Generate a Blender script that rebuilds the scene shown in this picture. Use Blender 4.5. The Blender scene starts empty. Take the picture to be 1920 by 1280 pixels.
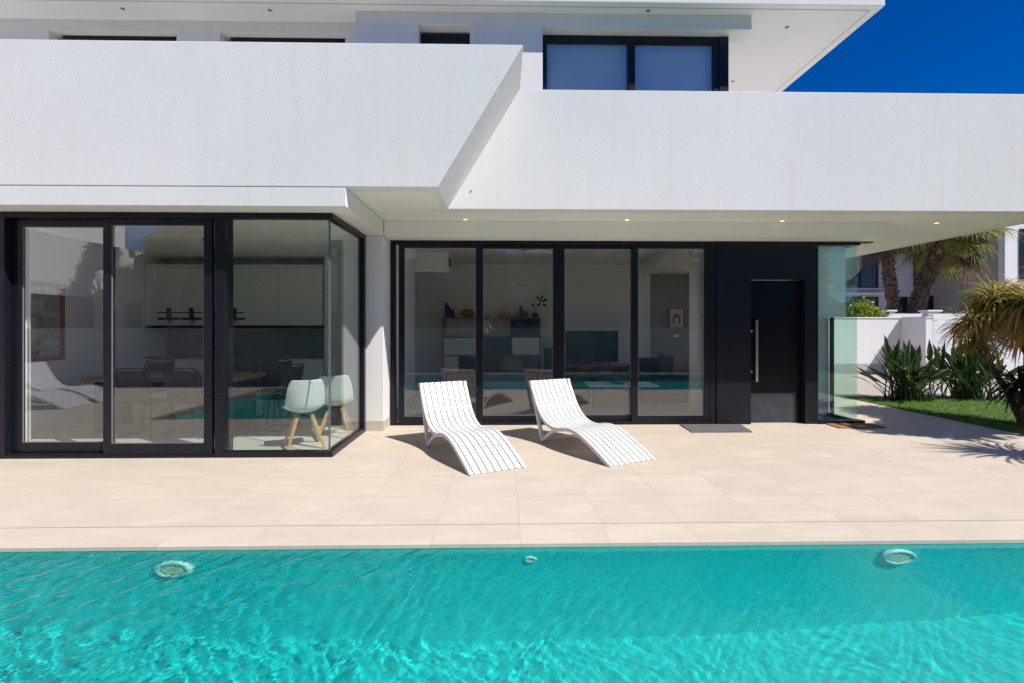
import bpy, bmesh, math, random
from mathutils import Vector, Matrix, Quaternion
R = math.radians
rnd = random.Random(7)
S = bpy.context.scene
COL = S.collection

# ------------------------------------------------------------------ camera
cam = bpy.data.cameras.new("camera")
cam.lens = 17.88; cam.sensor_width = 36; cam.sensor_fit = 'HORIZONTAL'
cam.shift_y = -29/1920; cam.clip_start = 0.05; cam.clip_end = 2000
co = bpy.data.objects.new("camera", cam); COL.objects.link(co)
co.location = (0, 0, 1.444); co.rotation_euler = (R(90), 0, R(-1.15))
S.camera = co
# ------------------------------------------------------------------ sky, sun, exposure
SUN = Vector((0.523, -0.366, 0.769)).normalized()
w = bpy.data.worlds.new("World"); S.world = w; w.use_nodes = True
wn = w.node_tree; bgn = wn.nodes["Background"]
sky = wn.nodes.new("ShaderNodeTexSky"); sky.sky_type = 'NISHITA'; sky.sun_disc = False
sky.sun_elevation = math.asin(SUN.z); sky.sun_rotation = math.atan2(SUN.x, SUN.y)
sky.altitude = 1200; sky.air_density = 0.85; sky.dust_density = 0.0; sky.ozone_density = 4.0
hs = wn.nodes.new("ShaderNodeHueSaturation")
hs.inputs["Hue"].default_value = .517; hs.inputs["Saturation"].default_value = 1.5; hs.inputs["Value"].default_value = 1.0
wn.links.new(sky.outputs[0], hs.inputs["Color"])
wn.links.new(hs.outputs[0], bgn.inputs[0]); bgn.inputs[1].default_value = 0.088
sl = bpy.data.lights.new("sun", 'SUN'); sl.energy = 4.6; sl.angle = R(0.53); sl.color = (1.0, 0.955, 0.89)
so = bpy.data.objects.new("sun", sl); COL.objects.link(so)
so.rotation_euler = SUN.to_track_quat('Z', 'Y').to_euler(); so.location = (20, -15, 30)
S.view_settings.view_transform = 'Standard'; S.view_settings.look = 'None'
S.view_settings.exposure = 0.35; S.view_settings.gamma = 1
S.render.engine = 'CYCLES'
cy = S.cycles
cy.use_denoising = True; cy.max_bounces = 16; cy.diffuse_bounces = 8; cy.glossy_bounces = 5
cy.transmission_bounces = 8; cy.transparent_max_bounces = 24
cy.sample_clamp_indirect = 6; cy.caustics_reflective = False; cy.caustics_refractive = True
cy.blur_glossy = 0.3

# ------------------------------------------------------------------ material helpers
def mat(name, col=(.8, .8, .8), rough=.6, metal=0, spec=.5):
    m = bpy.data.materials.new(name); m.use_nodes = True
    p = m.node_tree.nodes["Principled BSDF"]
    p.inputs["Base Color"].default_value = (*col, 1); p.inputs["Roughness"].default_value = rough
    p.inputs["Metallic"].default_value = metal; p.inputs["Specular IOR Level"].default_value = spec
    return m
def N(m, t, **k):
    n = m.node_tree.nodes.new(t)
    for a, v in k.items():
        if a in n.inputs: n.inputs[a].default_value = v
        else: setattr(n, a, v)
    return n
def L(m, a, b): m.node_tree.links.new(a, b)
def P(m): return m.node_tree.nodes["Principled BSDF"]
def pos(m): return N(m, "ShaderNodeNewGeometry").outputs["Position"]
def mth(m, op, a, b=None, c=None):
    n = N(m, "ShaderNodeMath", operation=op)
    for i, v in enumerate((a, b, c)):
        if v is None: continue
        if isinstance(v, (int, float)): n.inputs[i].default_value = v
        else: L(m, v, n.inputs[i])
    return n.outputs[0]
def noise(m, vec, scale, detail=3, rough=.5):
    n = N(m, "ShaderNodeTexNoise"); n.inputs["Scale"].default_value = scale
    n.inputs["Detail"].default_value = detail; n.inputs["Roughness"].default_value = rough
    if vec is not None: L(m, vec, n.inputs["Vector"])
    return n.outputs["Fac"]
def ramp(m, fac, stops):
    r = N(m, "ShaderNodeValToRGB"); e = r.color_ramp.elements
    while len(e) < len(stops): e.new(.5)
    for el, (p, c) in zip(e, stops):
        el.position = p; el.color = (*c, 1) if len(c) == 3 else c
    L(m, fac, r.inputs[0]); return r.outputs[0]
def mixc(m, fac, a, b, bt='MIX'):
    n = N(m, "ShaderNodeMix", data_type='RGBA', blend_type=bt)
    for sock, v in ((n.inputs[0], fac), (n.inputs[6], a), (n.inputs[7], b)):
        if isinstance(v, (int, float)): sock.default_value = v
        elif isinstance(v, tuple): sock.default_value = (*v, 1)
        else: L(m, v, sock)
    return n.outputs[2]
def bump(m, h, strength=.3, dist=.01):
    b = N(m, "ShaderNodeBump"); b.inputs["Strength"].default_value = strength
    b.inputs["Distance"].default_value = dist
    L(m, h, b.inputs["Height"]); L(m, b.outputs[0], P(m).inputs["Normal"])
def scaled(m, vec, s):
    n = N(m, "ShaderNodeMapping"); n.inputs["Scale"].default_value = s
    L(m, vec, n.inputs["Vector"]); return n.outputs[0]
def sepxyz(m, v):
    n = N(m, "ShaderNodeSeparateXYZ"); L(m, v, n.inputs[0]); return n.outputs

def stucco(name, col, bs=.5, stain=True):
    m = mat(name, col, .85, spec=.25)
    p = pos(m)
    f = noise(m, p, 105, 3, .6); g = noise(m, p, 240, 2)
    bump(m, mth(m, 'ADD', f, mth(m, 'MULTIPLY', g, .35)), bs, .006)
    big = noise(m, p, .8, 4)
    streak = noise(m, scaled(m, p, (5, 5, .45)), 1.4, 4, .6)
    c = mixc(m, ramp(m, big, [(.35, (0,)*3), (.75, (1,)*3)]), col, tuple(v*.955 for v in col))
    if stain:
        c = mixc(m, mth(m, 'MULTIPLY', ramp(m, streak, [(.5, (0,)*3), (.85, (1,)*3)]), .38), c, (col[0]*.9, col[1]*.86, col[2]*.78))
        c = mixc(m, mth(m, 'MULTIPLY', ramp(m, f, [(.2, (1,)*3), (.42, (0,)*3)]), .3), c, tuple(v*.7 for v in col))
    L(m, c, P(m).inputs["Base Color"]); return m

def tiles(name, ox, oy, sx, sy, base, var=.025, jw=.0017, rough=.55, jcol=(.44, .34, .26), mott=1.15):
    m = mat(name, base, rough, spec=.4)
    p = pos(m); o = sepxyz(m, p)
    u = mth(m, 'DIVIDE', mth(m, 'SUBTRACT', o[0], ox), sx); v = mth(m, 'DIVIDE', mth(m, 'SUBTRACT', o[1], oy), sy)
    fu, fv = mth(m, 'FRACT', u), mth(m, 'FRACT', v)
    du = mth(m, 'MULTIPLY', mth(m, 'MINIMUM', fu, mth(m, 'SUBTRACT', 1, fu)), sx)
    dv = mth(m, 'MULTIPLY', mth(m, 'MINIMUM', fv, mth(m, 'SUBTRACT', 1, fv)), sy)
    d = mth(m, 'MINIMUM', du, dv)
    jn = mth(m, 'LESS_THAN', d, jw)
    cid = N(m, "ShaderNodeCombineXYZ"); L(m, mth(m, 'FLOOR', u), cid.inputs[0]); L(m, mth(m, 'FLOOR', v), cid.inputs[1])
    wn_ = N(m, "ShaderNodeTexWhiteNoise"); L(m, cid.outputs[0], wn_.inputs[0])
    off = N(m, "ShaderNodeVectorMath", operation='MULTIPLY_ADD'); L(m, wn_.outputs["Color"], off.inputs[0])
    off.inputs[1].default_value = (9, 9, 9); L(m, p, off.inputs[2])
    n1 = noise(m, scaled(m, off.outputs[0], (1, 3.2, 1)), 1.6, 6, .62)
    n2 = noise(m, scaled(m, off.outputs[0], (1, 2, 1)), 22, 4, .6)
    c = mixc(m, ramp(m, n1, [(.3, (0,)*3), (.72, (1,)*3)]), tuple(b*(1-.10*mott) for b in base), tuple(min(1, b*(1+.06*mott)) for b in base))
    c = mixc(m, mth(m, 'MULTIPLY', ramp(m, n2, [(.5, (0,)*3), (.8, (1,)*3)]), .35*mott), c, (base[0]*.93, base[1]*.85, base[2]*.75))
    k = mth(m, 'ADD', 1-var/2, mth(m, 'MULTIPLY', wn_.outputs["Value"], var))
    kc = N(m, "ShaderNodeCombineXYZ"); [L(m, k, kc.inputs[i]) for i in range(3)]
    c = mixc(m, 1.0, c, kc.outputs[0], 'MULTIPLY')
    c = mixc(m, jn, c, jcol)
    L(m, c, P(m).inputs["Base Color"])
    h = mth(m, 'ADD', mth(m, 'MULTIPLY', jn, -1.0), mth(m, 'MULTIPLY', n2, .15))
    bump(m, h, .25, .003)
    return m

def glassmat(name, tint=(.86, .92, .9), f0=.15):
    m = bpy.data.materials.new(name); m.use_nodes = True
    nt = m.node_tree; nt.nodes.remove(nt.nodes["Principled BSDF"])
    out = nt.nodes["Material Output"]
    tr = N(m, "ShaderNodeBsdfTransparent"); tr.inputs[0].default_value = (*[math.sqrt(t) for t in tint], 1)
    gl = N(m, "ShaderNodeBsdfGlossy"); gl.inputs["Roughness"].default_value = 0; gl.inputs[0].default_value = (.95, .98, .97, 1)
    lw = N(m, "ShaderNodeLayerWeight"); lw.inputs[0].default_value = .5
    fs = f0/2
    f = mth(m, 'ADD', fs, mth(m, 'MULTIPLY', mth(m, 'POWER', lw.outputs["Facing"], 5), 1-fs))
    mx = N(m, "ShaderNodeMixShader"); L(m, f, mx.inputs[0]); L(m, tr.outputs[0], mx.inputs[1]); L(m, gl.outputs[0], mx.inputs[2])
    L(m, mx.outputs[0], out.inputs[0]); return m

def varied(name, c1, c2, scale=8, rough=.6, spec=.4, detail=4, trans=0, stretch=None, bs=0):
    m = mat(name, c1, rough, spec=spec)
    p = pos(m)
    if stretch: p = scaled(m, p, stretch)
    n = noise(m, p, scale, detail)
    L(m, mixc(m, ramp(m, n, [(.32, (0,)*3), (.68, (1,)*3)]), c1, c2), P(m).inputs["Base Color"])
    if bs: bump(m, n, bs, .01)
    if trans:
        nt = m.node_tree; t = N(m, "ShaderNodeBsdfTranslucent")
        L(m, mixc(m, n, tuple(min(1, v*1.5) for v in c1), tuple(min(1, v*1.6) for v in c2)), t.inputs[0])
        mx = N(m, "ShaderNodeMixShader"); mx.inputs[0].default_value = trans
        L(m, P(m).outputs[0], mx.inputs[1]); L(m, t.outputs[0], mx.inputs[2])
        L(m, mx.outputs[0], nt.nodes["Material Output"].inputs[0])
    return m

M = {}
M['white'] = stucco('white_render', (.80, .79, .775))
M['smooth'] = stucco('white_soffit', (.87, .86, .82), .12, False)
M['inner'] = mat('interior_paint', (.90, .895, .88), .8)
M['innerdim'] = mat('interior_paint_dimmed', (.34, .34, .35), .8)  # dimness of the unlit back wall put into its colour
M['black'] = varied('black_aluminium', (.008, .009, .014), (.013, .014, .020), 30, .36, .28)
M['blackdoor'] = varied('black_door_panel', (.004, .004, .006), (.006, .006, .009), 6, .32, .25)
M['steelkick'] = varied('dark_kick_plate', (.03, .032, .045), (.05, .052, .068), 5, .33, .6)
M['steel'] = mat('brushed_steel', (.62, .60, .56), .3, 1)
M['pane'] = glassmat('pane_glass', (.965, .975, .97), .17)
M['panedine'] = glassmat('dining_pane_glass', (.965, .975, .97), .20)
M['panegreen'] = glassmat('green_pane_glass', (.87, .955, .925), .14)
M['paneup'] = glassmat('upper_pane_glass', (.80, .88, .93), .24)
M['terrace'] = tiles('terrace_tile', .13, 3.72, .6, .595, (.62, .532, .432))
M['coping'] = tiles('coping_tile', .13, 3.0, .6, 5, (.62, .535, .44))
M['floor'] = tiles('interior_tile', .13, 3.72, .6, .595, (.68, .64, .585), .03, .0015, .22, (.5, .46, .42), .5)
M['skirt'] = tiles('plinth_tile', .13, 0, .6, 5, (.55, .48, .42))
M['paneentry'] = glassmat('entry_pane_glass', (.80, .955, .89), .12)
M['frost'] = mat('roller_blind_fabric', (.86, .88, .86), .9)
M['blindup'] = mat('upper_blind_fabric', (.90, .90, .84), .9)
M['chaise'] = varied('white_lacquered_slats', (.68, .68, .67), (.64, .64, .63), 4, .42, .4)
M['wood'] = varied('oak_wood', (.42, .235, .085), (.50, .30, .12), 14, .5, .4, 5, 0, (1, 1, 8))
M['tablewood'] = varied('table_oak', (.36, .19, .07), (.46, .26, .10), 10, .45, .4, 5, 0, (1, 9, 9))
M['shelfwood'] = varied('sideboard_wood', (.30, .19, .10), (.36, .24, .13), 10, .5, .4, 5, 0, (1, 9, 9))
M['shell'] = mat('white_plastic_shell', (.78, .80, .78), .35)
M['dark'] = mat('dark_metal', (.012, .012, .014), .45)
M['weave'] = varied('dark_cord_weave', (.022, .022, .024), (.04, .04, .042), 90, .8)
M['cab'] = mat('cabinet_front', (.86, .85, .82), .5)
M['splash'] = varied('dark_stone_backsplash', (.028, .028, .034), (.045, .045, .052), 3, .3)
M['screen'] = mat('tv_screen', (.008, .010, .012), .12)
M['navy'] = mat('navy_lacquer', (.04, .055, .12), .5)
M['sofa'] = varied('charcoal_fabric', (.035, .037, .045), (.05, .052, .06), 60, .9)
M['cushion'] = mat('beige_cushion_fabric', (.42, .36, .28), .9)
M['tealfab'] = mat('slate_blue_fabric', (.08, .12, .14), .8)
M['paper'] = mat('print_paper', (.70, .69, .66), .8)
M['brownframe'] = varied('brown_picture_frame', (.34, .14, .085), (.42, .18, .11), 12, .5)
M['bulb'] = mat('amber_bulb', (.35, .2, .06), .2)

# ------------------------------------------------------------------ geometry helpers
class MB:
    def __init__(s): s.b = bmesh.new()
    def face(s, vs, mi=0):
        try:
            f = s.b.faces.new(vs); f.material_index = mi; return f
        except ValueError: return None
    def box(s, x0, x1, y0, y1, z0, z1, mi=0):
        v = [s.b.verts.new(c) for c in ((x0,y0,z0),(x1,y0,z0),(x1,y1,z0),(x0,y1,z0),(x0,y0,z1),(x1,y0,z1),(x1,y1,z1),(x0,y1,z1))]
        for q in ((3,2,1,0),(4,5,6,7),(0,1,5,4),(1,2,6,5),(2,3,7,6),(3,0,4,7)): s.face([v[i] for i in q], mi)
        return s
    def obox(s, c, ax, ay, az, mi=0):          # oriented box: centre and half-axis vectors
        c = Vector(c); ax, ay, az = Vector(ax), Vector(ay), Vector(az)
        v = [s.b.verts.new(c + i*ax + j*ay + k*az) for k in (-1, 1) for (i, j) in ((-1,-1),(1,-1),(1,1),(-1,1))]
        for q in ((3,2,1,0),(4,5,6,7),(0,1,5,4),(1,2,6,5),(2,3,7,6),(3,0,4,7)): s.face([v[i] for i in q], mi)
        return s
    def prism(s, pts, axis, a, b, mi=0):       # polygon in the plane across `axis`, extruded from a to b
        def mk(p, t):
            return {'x': (t, p[0], p[1]), 'y': (p[0], t, p[1]), 'z': (p[0], p[1], t)}[axis]
        A = [s.b.verts.new(mk(p, a)) for p in pts]; B = [s.b.verts.new(mk(p, b)) for p in pts]
        s.face(A, mi); s.face(B[::-1], mi); n = len(pts)
        for i in range(n): s.face([A[i], B[i], B[(i+1) % n], A[(i+1) % n]][::-1], mi)
        return s
    def tube(s, pts, r, n=8, mi=0, cap=True):
        pts = [Vector(p) for p in pts]; rs = r if isinstance(r, (list, tuple)) else [r]*len(pts)
        rings = []; prev = None
        for i, p in enumerate(pts):
            t = (pts[min(i+1, len(pts)-1)] - pts[max(i-1, 0)]).normalized()
            if prev is None:
                u = t.orthogonal().normalized()
            else:
                u = (prev - t*prev.dot(t)).normalized()
            prev = u; v = t.cross(u)
            rings.append([s.b.verts.new(p + rs[i]*(math.cos(2*math.pi*k/n)*u + math.sin(2*math.pi*k/n)*v)) for k in range(n)])
        for a, b in zip(rings, rings[1:]):
            for k in range(n): s.face([a[k], a[(k+1) % n], b[(k+1) % n], b[k]], mi)
        if cap: s.face(rings[0][::-1], mi); s.face(rings[-1], mi)
        return s
    def lathe(s, prof, c=(0, 0, 0), n=24, axis='z', mi=0):
        c = Vector(c); rings = []
        for r, z in prof:
            ring = []
            for k in range(n):
                a = 2*math.pi*k/n; x, y = r*math.cos(a), r*math.sin(a)
                o = Vector((x, y, z)) if axis == 'z' else Vector((x, -z, y)) if axis == 'y' else Vector((z, x, y))
                ring.append(s.b.verts.new(c + o))
            rings.append(ring)
        for a, b in zip(rings, rings[1:]):
            for k in range(n): s.face([a[k], a[(k+1) % n], b[(k+1) % n], b[k]], mi)
        if prof[0][0] > 1e-5: s.face(rings[0][::-1], mi)
        if prof[-1][0] > 1e-5: s.face(rings[-1], mi)
        return s
    def strap(s, pts, ws, side, fold=0., mi=0):  # leaf strap along pts; `side` = sideways direction
        pts = [Vector(p) for p in pts]; side = Vector(side).normalized(); prev = None
        for i, (p, wd) in enumerate(zip(pts, ws)):
            t = (pts[min(i+1, len(pts)-1)] - pts[max(i-1, 0)]).normalized()
            sd = (side - t*side.dot(t)).normalized(); up = sd.cross(t)
            row = [s.b.verts.new(p - sd*wd + up*wd*fold), s.b.verts.new(p), s.b.verts.new(p + sd*wd + up*wd*fold)]
            if prev:
                s.face([prev[0], prev[1], row[1], row[0]], mi); s.face([prev[1], prev[2], row[2], row[1]], mi)
            prev = row
        return s
    def quad(s, a, b, c, d, mi=0):
        return s.face([s.b.verts.new(p) for p in (a, b, c, d)], mi)

def empty(name, loc, rz=0):
    o = bpy.data.objects.new(name, None); COL.objects.link(o); o.empty_display_size = .2
    o.location = loc; o.rotation_euler = (0, 0, rz); return o
def base_matrix(o):
    return Matrix.Translation(o.location) @ o.rotation_euler.to_matrix().to_4x4()
def tag(o, label=None, cat=None, group=None, kind=None):
    for k, v in (('label', label), ('category', cat), ('group', group), ('kind', kind)):
        if v: o[k] = v
    return o
def thing(name, label, cat, loc=(0, 0, 0), rz=0, group=None):
    return tag(empty(name, loc, rz), label, cat, group)
def obj(name, mb, m, parent=None, smooth=False, bevel=0, world=True):
    me = bpy.data.meshes.new(name)
    bmesh.ops.recalc_face_normals(mb.b, faces=mb.b.faces) if not getattr(mb, 'raw', False) else None
    mb.b.to_mesh(me); mb.b.free()
    for mm in (m if isinstance(m, (list, tuple)) else [m]): me.materials.append(mm)
    if smooth:
        for p in me.polygons: p.use_smooth = True
    o = bpy.data.objects.new(name, me); COL.objects.link(o)
    if parent is not None:
        o.parent = parent
        if world:
            W = Matrix(); q = parent
            while q is not None:
                W = (q.matrix_parent_inverse @ base_matrix(q)) @ W
                q = q.parent
            o.matrix_parent_inverse = W.inverted()
    if bevel:
        bv = o.modifiers.new("bevel", 'BEVEL'); bv.width = bevel; bv.segments = 2; bv.limit_method = 'ANGLE'; bv.angle_limit = R(40)
    return o
def struct(name, mb, m, **k): return tag(obj(name, mb, m, **k), kind='structure')
def copy_tree(o, parent=None):
    c = o.copy(); COL.objects.link(c); c.parent = parent
    for ch in list(o.children): copy_tree(ch, c)
    return c
def box(*a): return MB().box(*a)
def smooth_curve(pts, n=6):
    pts = [Vector(p) for p in pts]; out = []
    for i in range(len(pts)-1):
        p0, p1, p2, p3 = pts[max(i-1, 0)], pts[i], pts[i+1], pts[min(i+2, len(pts)-1)]
        for k in range(n):
            t = k/n
            out.append(.5*((2*p1) + (p2-p0)*t + (2*p0-5*p1+4*p2-p3)*t*t + (3*p1-p0-3*p2+p3)*t**3))
    out.append(pts[-1]); return out

# ================================================================== SETTING: ground, terrace, pool
PX0, PX1, PY0, PY1 = -5.25, 8.6, -.6, 3.39          # pool opening
g = MB()
for (x0, x1, y0, y1) in ((-220, PX0-.35, -220, 300), (PX1+.35, 220, -220, 300), (PX0-.35, PX1+.35, -220, PY0-.33), (PX0-.35, PX1+.35, PY1+.33, 300)):
    g.quad((x0, y0, -.03), (x1, y0, -.03), (x1, y1, -.03), (x0, y1, -.03))
struct('ground', g, varied('dry_ground', (.30, .26, .21), (.38, .33, .27), .5, .9))
t = MB(); t.box(-16, 6.95, 3.72, 18, -.028, 0)
struct('terrace', t, M['terrace'])
t = MB(); t.box(PX0-.33, PX1+.33, PY1-.004, 3.717, -.03, -.001)
struct('pool_coping', t, M['coping'], bevel=.003)
t = MB(); t.box(PX0-.33, PX1+.33, -2.6, PY0, -.028, 0); t.box(-16, PX0-.335, -2.6, 3.715, -.028, 0)
struct('pool_deck', t, M['terrace'])
t = MB(); t.quad((4.9, 10.35, -.006), (45, 10.35, -.006), (45, 40, -.006), (4.9, 40, -.006))
struct('driveway', t, varied('driveway_concrete', (.40, .35, .31), (.46, .41, .36), 1.2, .85))
t = MB(); t.box(-6.6, -1.9, 5.77, 12.6, .0005, .004); t.box(-1.89, 5.2, 7.5, 12.6, .0005, .004)
struct('interior_floor', t, M['floor'])
# pool shell: mosaic walls and floor
mosaic = mat('turquoise_mosaic', (.05, .5, .46), .35)
def mosaic_nodes(m):
    p = pos(m); o = sepxyz(m, p); s = .025
    g_ = N(m, "ShaderNodeNewGeometry"); nz = sepxyz(m, g_.outputs["Normal"])
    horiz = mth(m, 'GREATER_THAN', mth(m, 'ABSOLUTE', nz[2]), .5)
    second = mth(m, 'ADD', mth(m, 'MULTIPLY', horiz, o[1]), mth(m, 'MULTIPLY', mth(m, 'SUBTRACT', 1, horiz), o[2]))
    u, v = mth(m, 'DIVIDE', o[0], s), mth(m, 'DIVIDE', second, s)
    fu, fv = mth(m, 'FRACT', u), mth(m, 'FRACT', v)
    jn = mth(m, 'MAXIMUM', mth(m, 'LESS_THAN', fu, .1), mth(m, 'LESS_THAN', fv, .1))
    cid = N(m, "ShaderNodeCombineXYZ"); L(m, mth(m, 'FLOOR', u), cid.inputs[0]); L(m, mth(m, 'FLOOR', v), cid.inputs[1])
    wn_ = N(m, "ShaderNodeTexWhiteNoise"); L(m, cid.outputs[0], wn_.inputs[0])
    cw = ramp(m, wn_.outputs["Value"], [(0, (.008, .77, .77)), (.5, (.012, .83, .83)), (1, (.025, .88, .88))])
    cf = ramp(m, wn_.outputs["Value"], [(0, (.003, .40, .40)), (.5, (.004, .435, .435)), (1, (.008, .475, .475))])  # same tile as the walls, darkened in colour to dim the sunlit floor
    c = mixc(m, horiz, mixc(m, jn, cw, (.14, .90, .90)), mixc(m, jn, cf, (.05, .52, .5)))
    L(m, c, P(m).inputs["Base Color"])
mosaic_nodes(mosaic)
b = MB(); D = -1.25
b.quad((PX0, PY0, D), (PX1, PY0, D), (PX1, PY1, D), (PX0, PY1, D))
b.quad((PX0, PY1, D), (PX1, PY1, D), (PX1, PY1, -.0305), (PX0, PY1, -.0305))
b.quad((PX0, PY0, D), (PX1, PY0, D), (PX1, PY0, -.0305), (PX0, PY0, -.0305))
b.quad((PX0, PY0, D), (PX0, PY1, D), (PX0, PY1, -.03), (PX0, PY0, -.03))
b.quad((PX1, PY0, D), (PX1, PY1, D), (PX1, PY1, -.03), (PX1, PY0, -.03))
pool = struct('pool_basin', b, mosaic)
# water: a sheet of real small waves, livelier to the left
def axis(lo, hi, a, z, fine, coarse):
    out = []; x = lo
    while x < hi - 1e-6:
        out.append(x); x += fine if a <= x < z else coarse
    out.append(hi); return out
xs = axis(PX0+.001, PX1-.001, -4.0, 4.2, .0115, .12); ys = axis(PY0+.002, PY1-.002, 1.0, 3.4, .009, .05)
waves = []
for k in range(30):
    lam = .042*(1.062**k); ang = R(rnd.gauss(205, 38)); waves.append((2*math.pi/lam*math.cos(ang), 2*math.pi/lam*math.sin(ang), rnd.uniform(0, 6.28), lam))
def wave(x, y):
    tx = x + .07*math.sin(2.3*y + 1.1*x) + .04*math.sin(5.1*x-3.7*y); ty = y + .06*math.sin(2.9*x - 1.7*y) + .04*math.sin(4.3*y+4.9*x)
    h = 0
    for kx, ky, ph, lam in waves:
        h += lam**1.1*.0052*math.sin(kx*tx + ky*ty + ph)
    amp = .07 + .10/(1+math.exp((x-.1)*1.3)) 
    return h*amp
wm = bmesh.new(); rows = []
for y in ys: rows.append([wm.verts.new((x, y, -.030 + wave(x, y))) for x in xs])
for a, c in zip(rows, rows[1:]):
    for i in range(len(xs)-1): wm.faces.new((a[i], a[i+1], c[i+1], c[i]))
W_ = MB(); W_.b.free(); W_.b = wm; W_.raw = True
water_m = bpy.data.materials.new('pool_water'); water_m.use_nodes = True
_n = water_m.node_tree; _n.nodes.remove(_n.nodes["Principled BSDF"])
_p = pos(water_m); _x = sepxyz(water_m, _p)[0]
_q = N(water_m, "ShaderNodeMapping"); _q.inputs["Scale"].default_value = (.5, 1.15, 1)
_q0 = N(water_m, "ShaderNodeMapping"); _q0.inputs["Rotation"].default_value = (0, 0, R(-62)); L(water_m, _p, _q0.inputs["Vector"]); L(water_m, _q0.outputs[0], _q.inputs["Vector"])
_h = mth(water_m, 'ADD', noise(water_m, _q.outputs[0], 10, 3, .55), mth(water_m, 'MULTIPLY', noise(water_m, _q.outputs[0], 24, 2, .5), .25))
_live = mth(water_m, 'DIVIDE', 1, mth(water_m, 'ADD', 1, mth(water_m, 'EXPONENT', mth(water_m, 'MULTIPLY', mth(water_m, 'ADD', _x, .2), 1.5))))
def wbump(lo, hi):
    b_ = N(water_m, "ShaderNodeBump"); b_.inputs["Distance"].default_value = .03; L(water_m, _h, b_.inputs["Height"])
    L(water_m, mth(water_m, 'ADD', lo, mth(water_m, 'MULTIPLY', _live, hi)), b_.inputs["Strength"]); return b_.outputs[0]
_rb, _gb = wbump(.03, .16), wbump(.14, .85)
rfr = N(water_m, "ShaderNodeBsdfRefraction"); rfr.inputs["IOR"].default_value = 1.333; rfr.inputs["Roughness"].default_value = 0
rfr.inputs[0].default_value = (.72, 1, .99, 1); L(water_m, _rb, rfr.inputs["Normal"])
gly = N(water_m, "ShaderNodeBsdfGlossy"); gly.inputs["Roughness"].default_value = 0; L(water_m, _gb, gly.inputs["Normal"])
frn = N(water_m, "ShaderNodeFresnel"); frn.inputs["IOR"].default_value = 1.333; L(water_m, _gb, frn.inputs["Normal"])
mxw = N(water_m, "ShaderNodeMixShader"); L(water_m, frn.outputs[0], mxw.inputs[0])
L(water_m, rfr.outputs[0], mxw.inputs[1]); L(water_m, gly.outputs[0], mxw.inputs[2])
L(water_m, mxw.outputs[0], _n.nodes["Material Output"].inputs[0])
water = struct('pool_water', W_, water_m, smooth=True)
sl.cycles.is_caustics_light = True
water.cycles.is_caustics_caster = True
pool.cycles.is_caustics_receiver = True
# lawn
t = MB(); t.quad((6.955, -6, .004), (17, -6, .004), (17, 10.0, .004), (6.955, 10.4, .004))
struct('lawn', t, varied('turf_base', (.07, .13, .025), (.10, .18, .035), 6, .95))
gb = MB(); gb.raw = True
for k in range(42000):
    x = 6.96 + 5.5*rnd.random()**1.3; y = 5.6 + 4.75*rnd.random()
    a = rnd.random()*6.28; h = rnd.uniform(.014, .034); wd = .004; lean = rnd.uniform(0, .02); la = rnd.random()*6.28
    dx, dy = wd*math.cos(a), wd*math.sin(a)
    gb.face([gb.b.verts.new(p) for p in ((x-dx, y-dy, .004), (x+dx, y+dy, .004), (x+lean*math.cos(la), y+lean*math.sin(la), .004+h))])
gr = obj('grass', gb, varied('turf_blades', (.10, .20, .03), (.19, .30, .055), 5, .7, .3, 5, .3))
tag(gr, 'short green artificial turf beside the terrace', 'grass', kind='stuff')

# ================================================================== THE VILLA
V = thing('villa', 'white two storey modern villa with slanted parapet and black framed glass doors', 'house', (0, 7, 0))
def vp(name, mb, m, **k): return obj(name, mb, m, V, **k)
# --- ground floor structure
vp('beam', box(-16, -1.633, 5.353, 7.05, 2.69, 2.888), M['white'], bevel=.004)
vp('pillar', MB().box(-1.89, -1.633, 7.05, 7.447, .13, 2.688), M['white'], bevel=.006)
vp('pillar_plinth', MB().box(-1.884, -1.63, 7.046, 7.45, 0, .128), M['skirt'])
vp('side_wall', MB().box(-16, -5.75, 5.70, 6.0, 0, 2.688), M['white'])
m_ = MB(); m_.box(-1.63, 5.5, 7.07, 7.62, 2.69, 2.893); m_.box(3.2, 5.5, 7.625, 12.4, 2.69, 2.893)
vp('lintel', m_, M['smooth'])
# slab over the terrace and its soffit
m_ = MB(); m_.box(-16, -.68, 5.36, 6.36, 2.897, 3.1); m_.box(-16, 7.44, 6.362, 13, 2.897, 3.1)
vp('soffit', m_, M['smooth'])
# parapet with the slanted end: front sheet, slanted end wall
f0, f1 = -.672, .228
m_ = MB(); m_.prism([(-16, 2.895), (f0, 2.895), (f1, 4.40), (-16, 4.40)], 'y', 5.35, 5.55)
m_.prism([(f0-.2, 2.90), (f0, 2.895), (f1, 4.40), (f1-.22, 4.40)], 'y', 5.552, 6.352)
vp('parapet', m_, M['white'], bevel=.006)
m_ = MB(); m_.prism([(-.9, 2.895), (7.45, 2.895), (7.45, 4.396), (0.0, 4.396)], 'y', 6.35, 6.55); m_.box(7.25, 7.45, 6.552, 13, 2.895, 4.396)
vp('parapet', m_, M['white'], bevel=.006)
# small weep hole stub on the parapet
vp('weep_spout', MB().lathe([(.007, 0), (.010, .012), (.006, .013), (.005, 0)], (-.384, 6.352, 3.12), 10, 'y'), mat('worn_pipe', (.3, .22, .15), .6))
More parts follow.
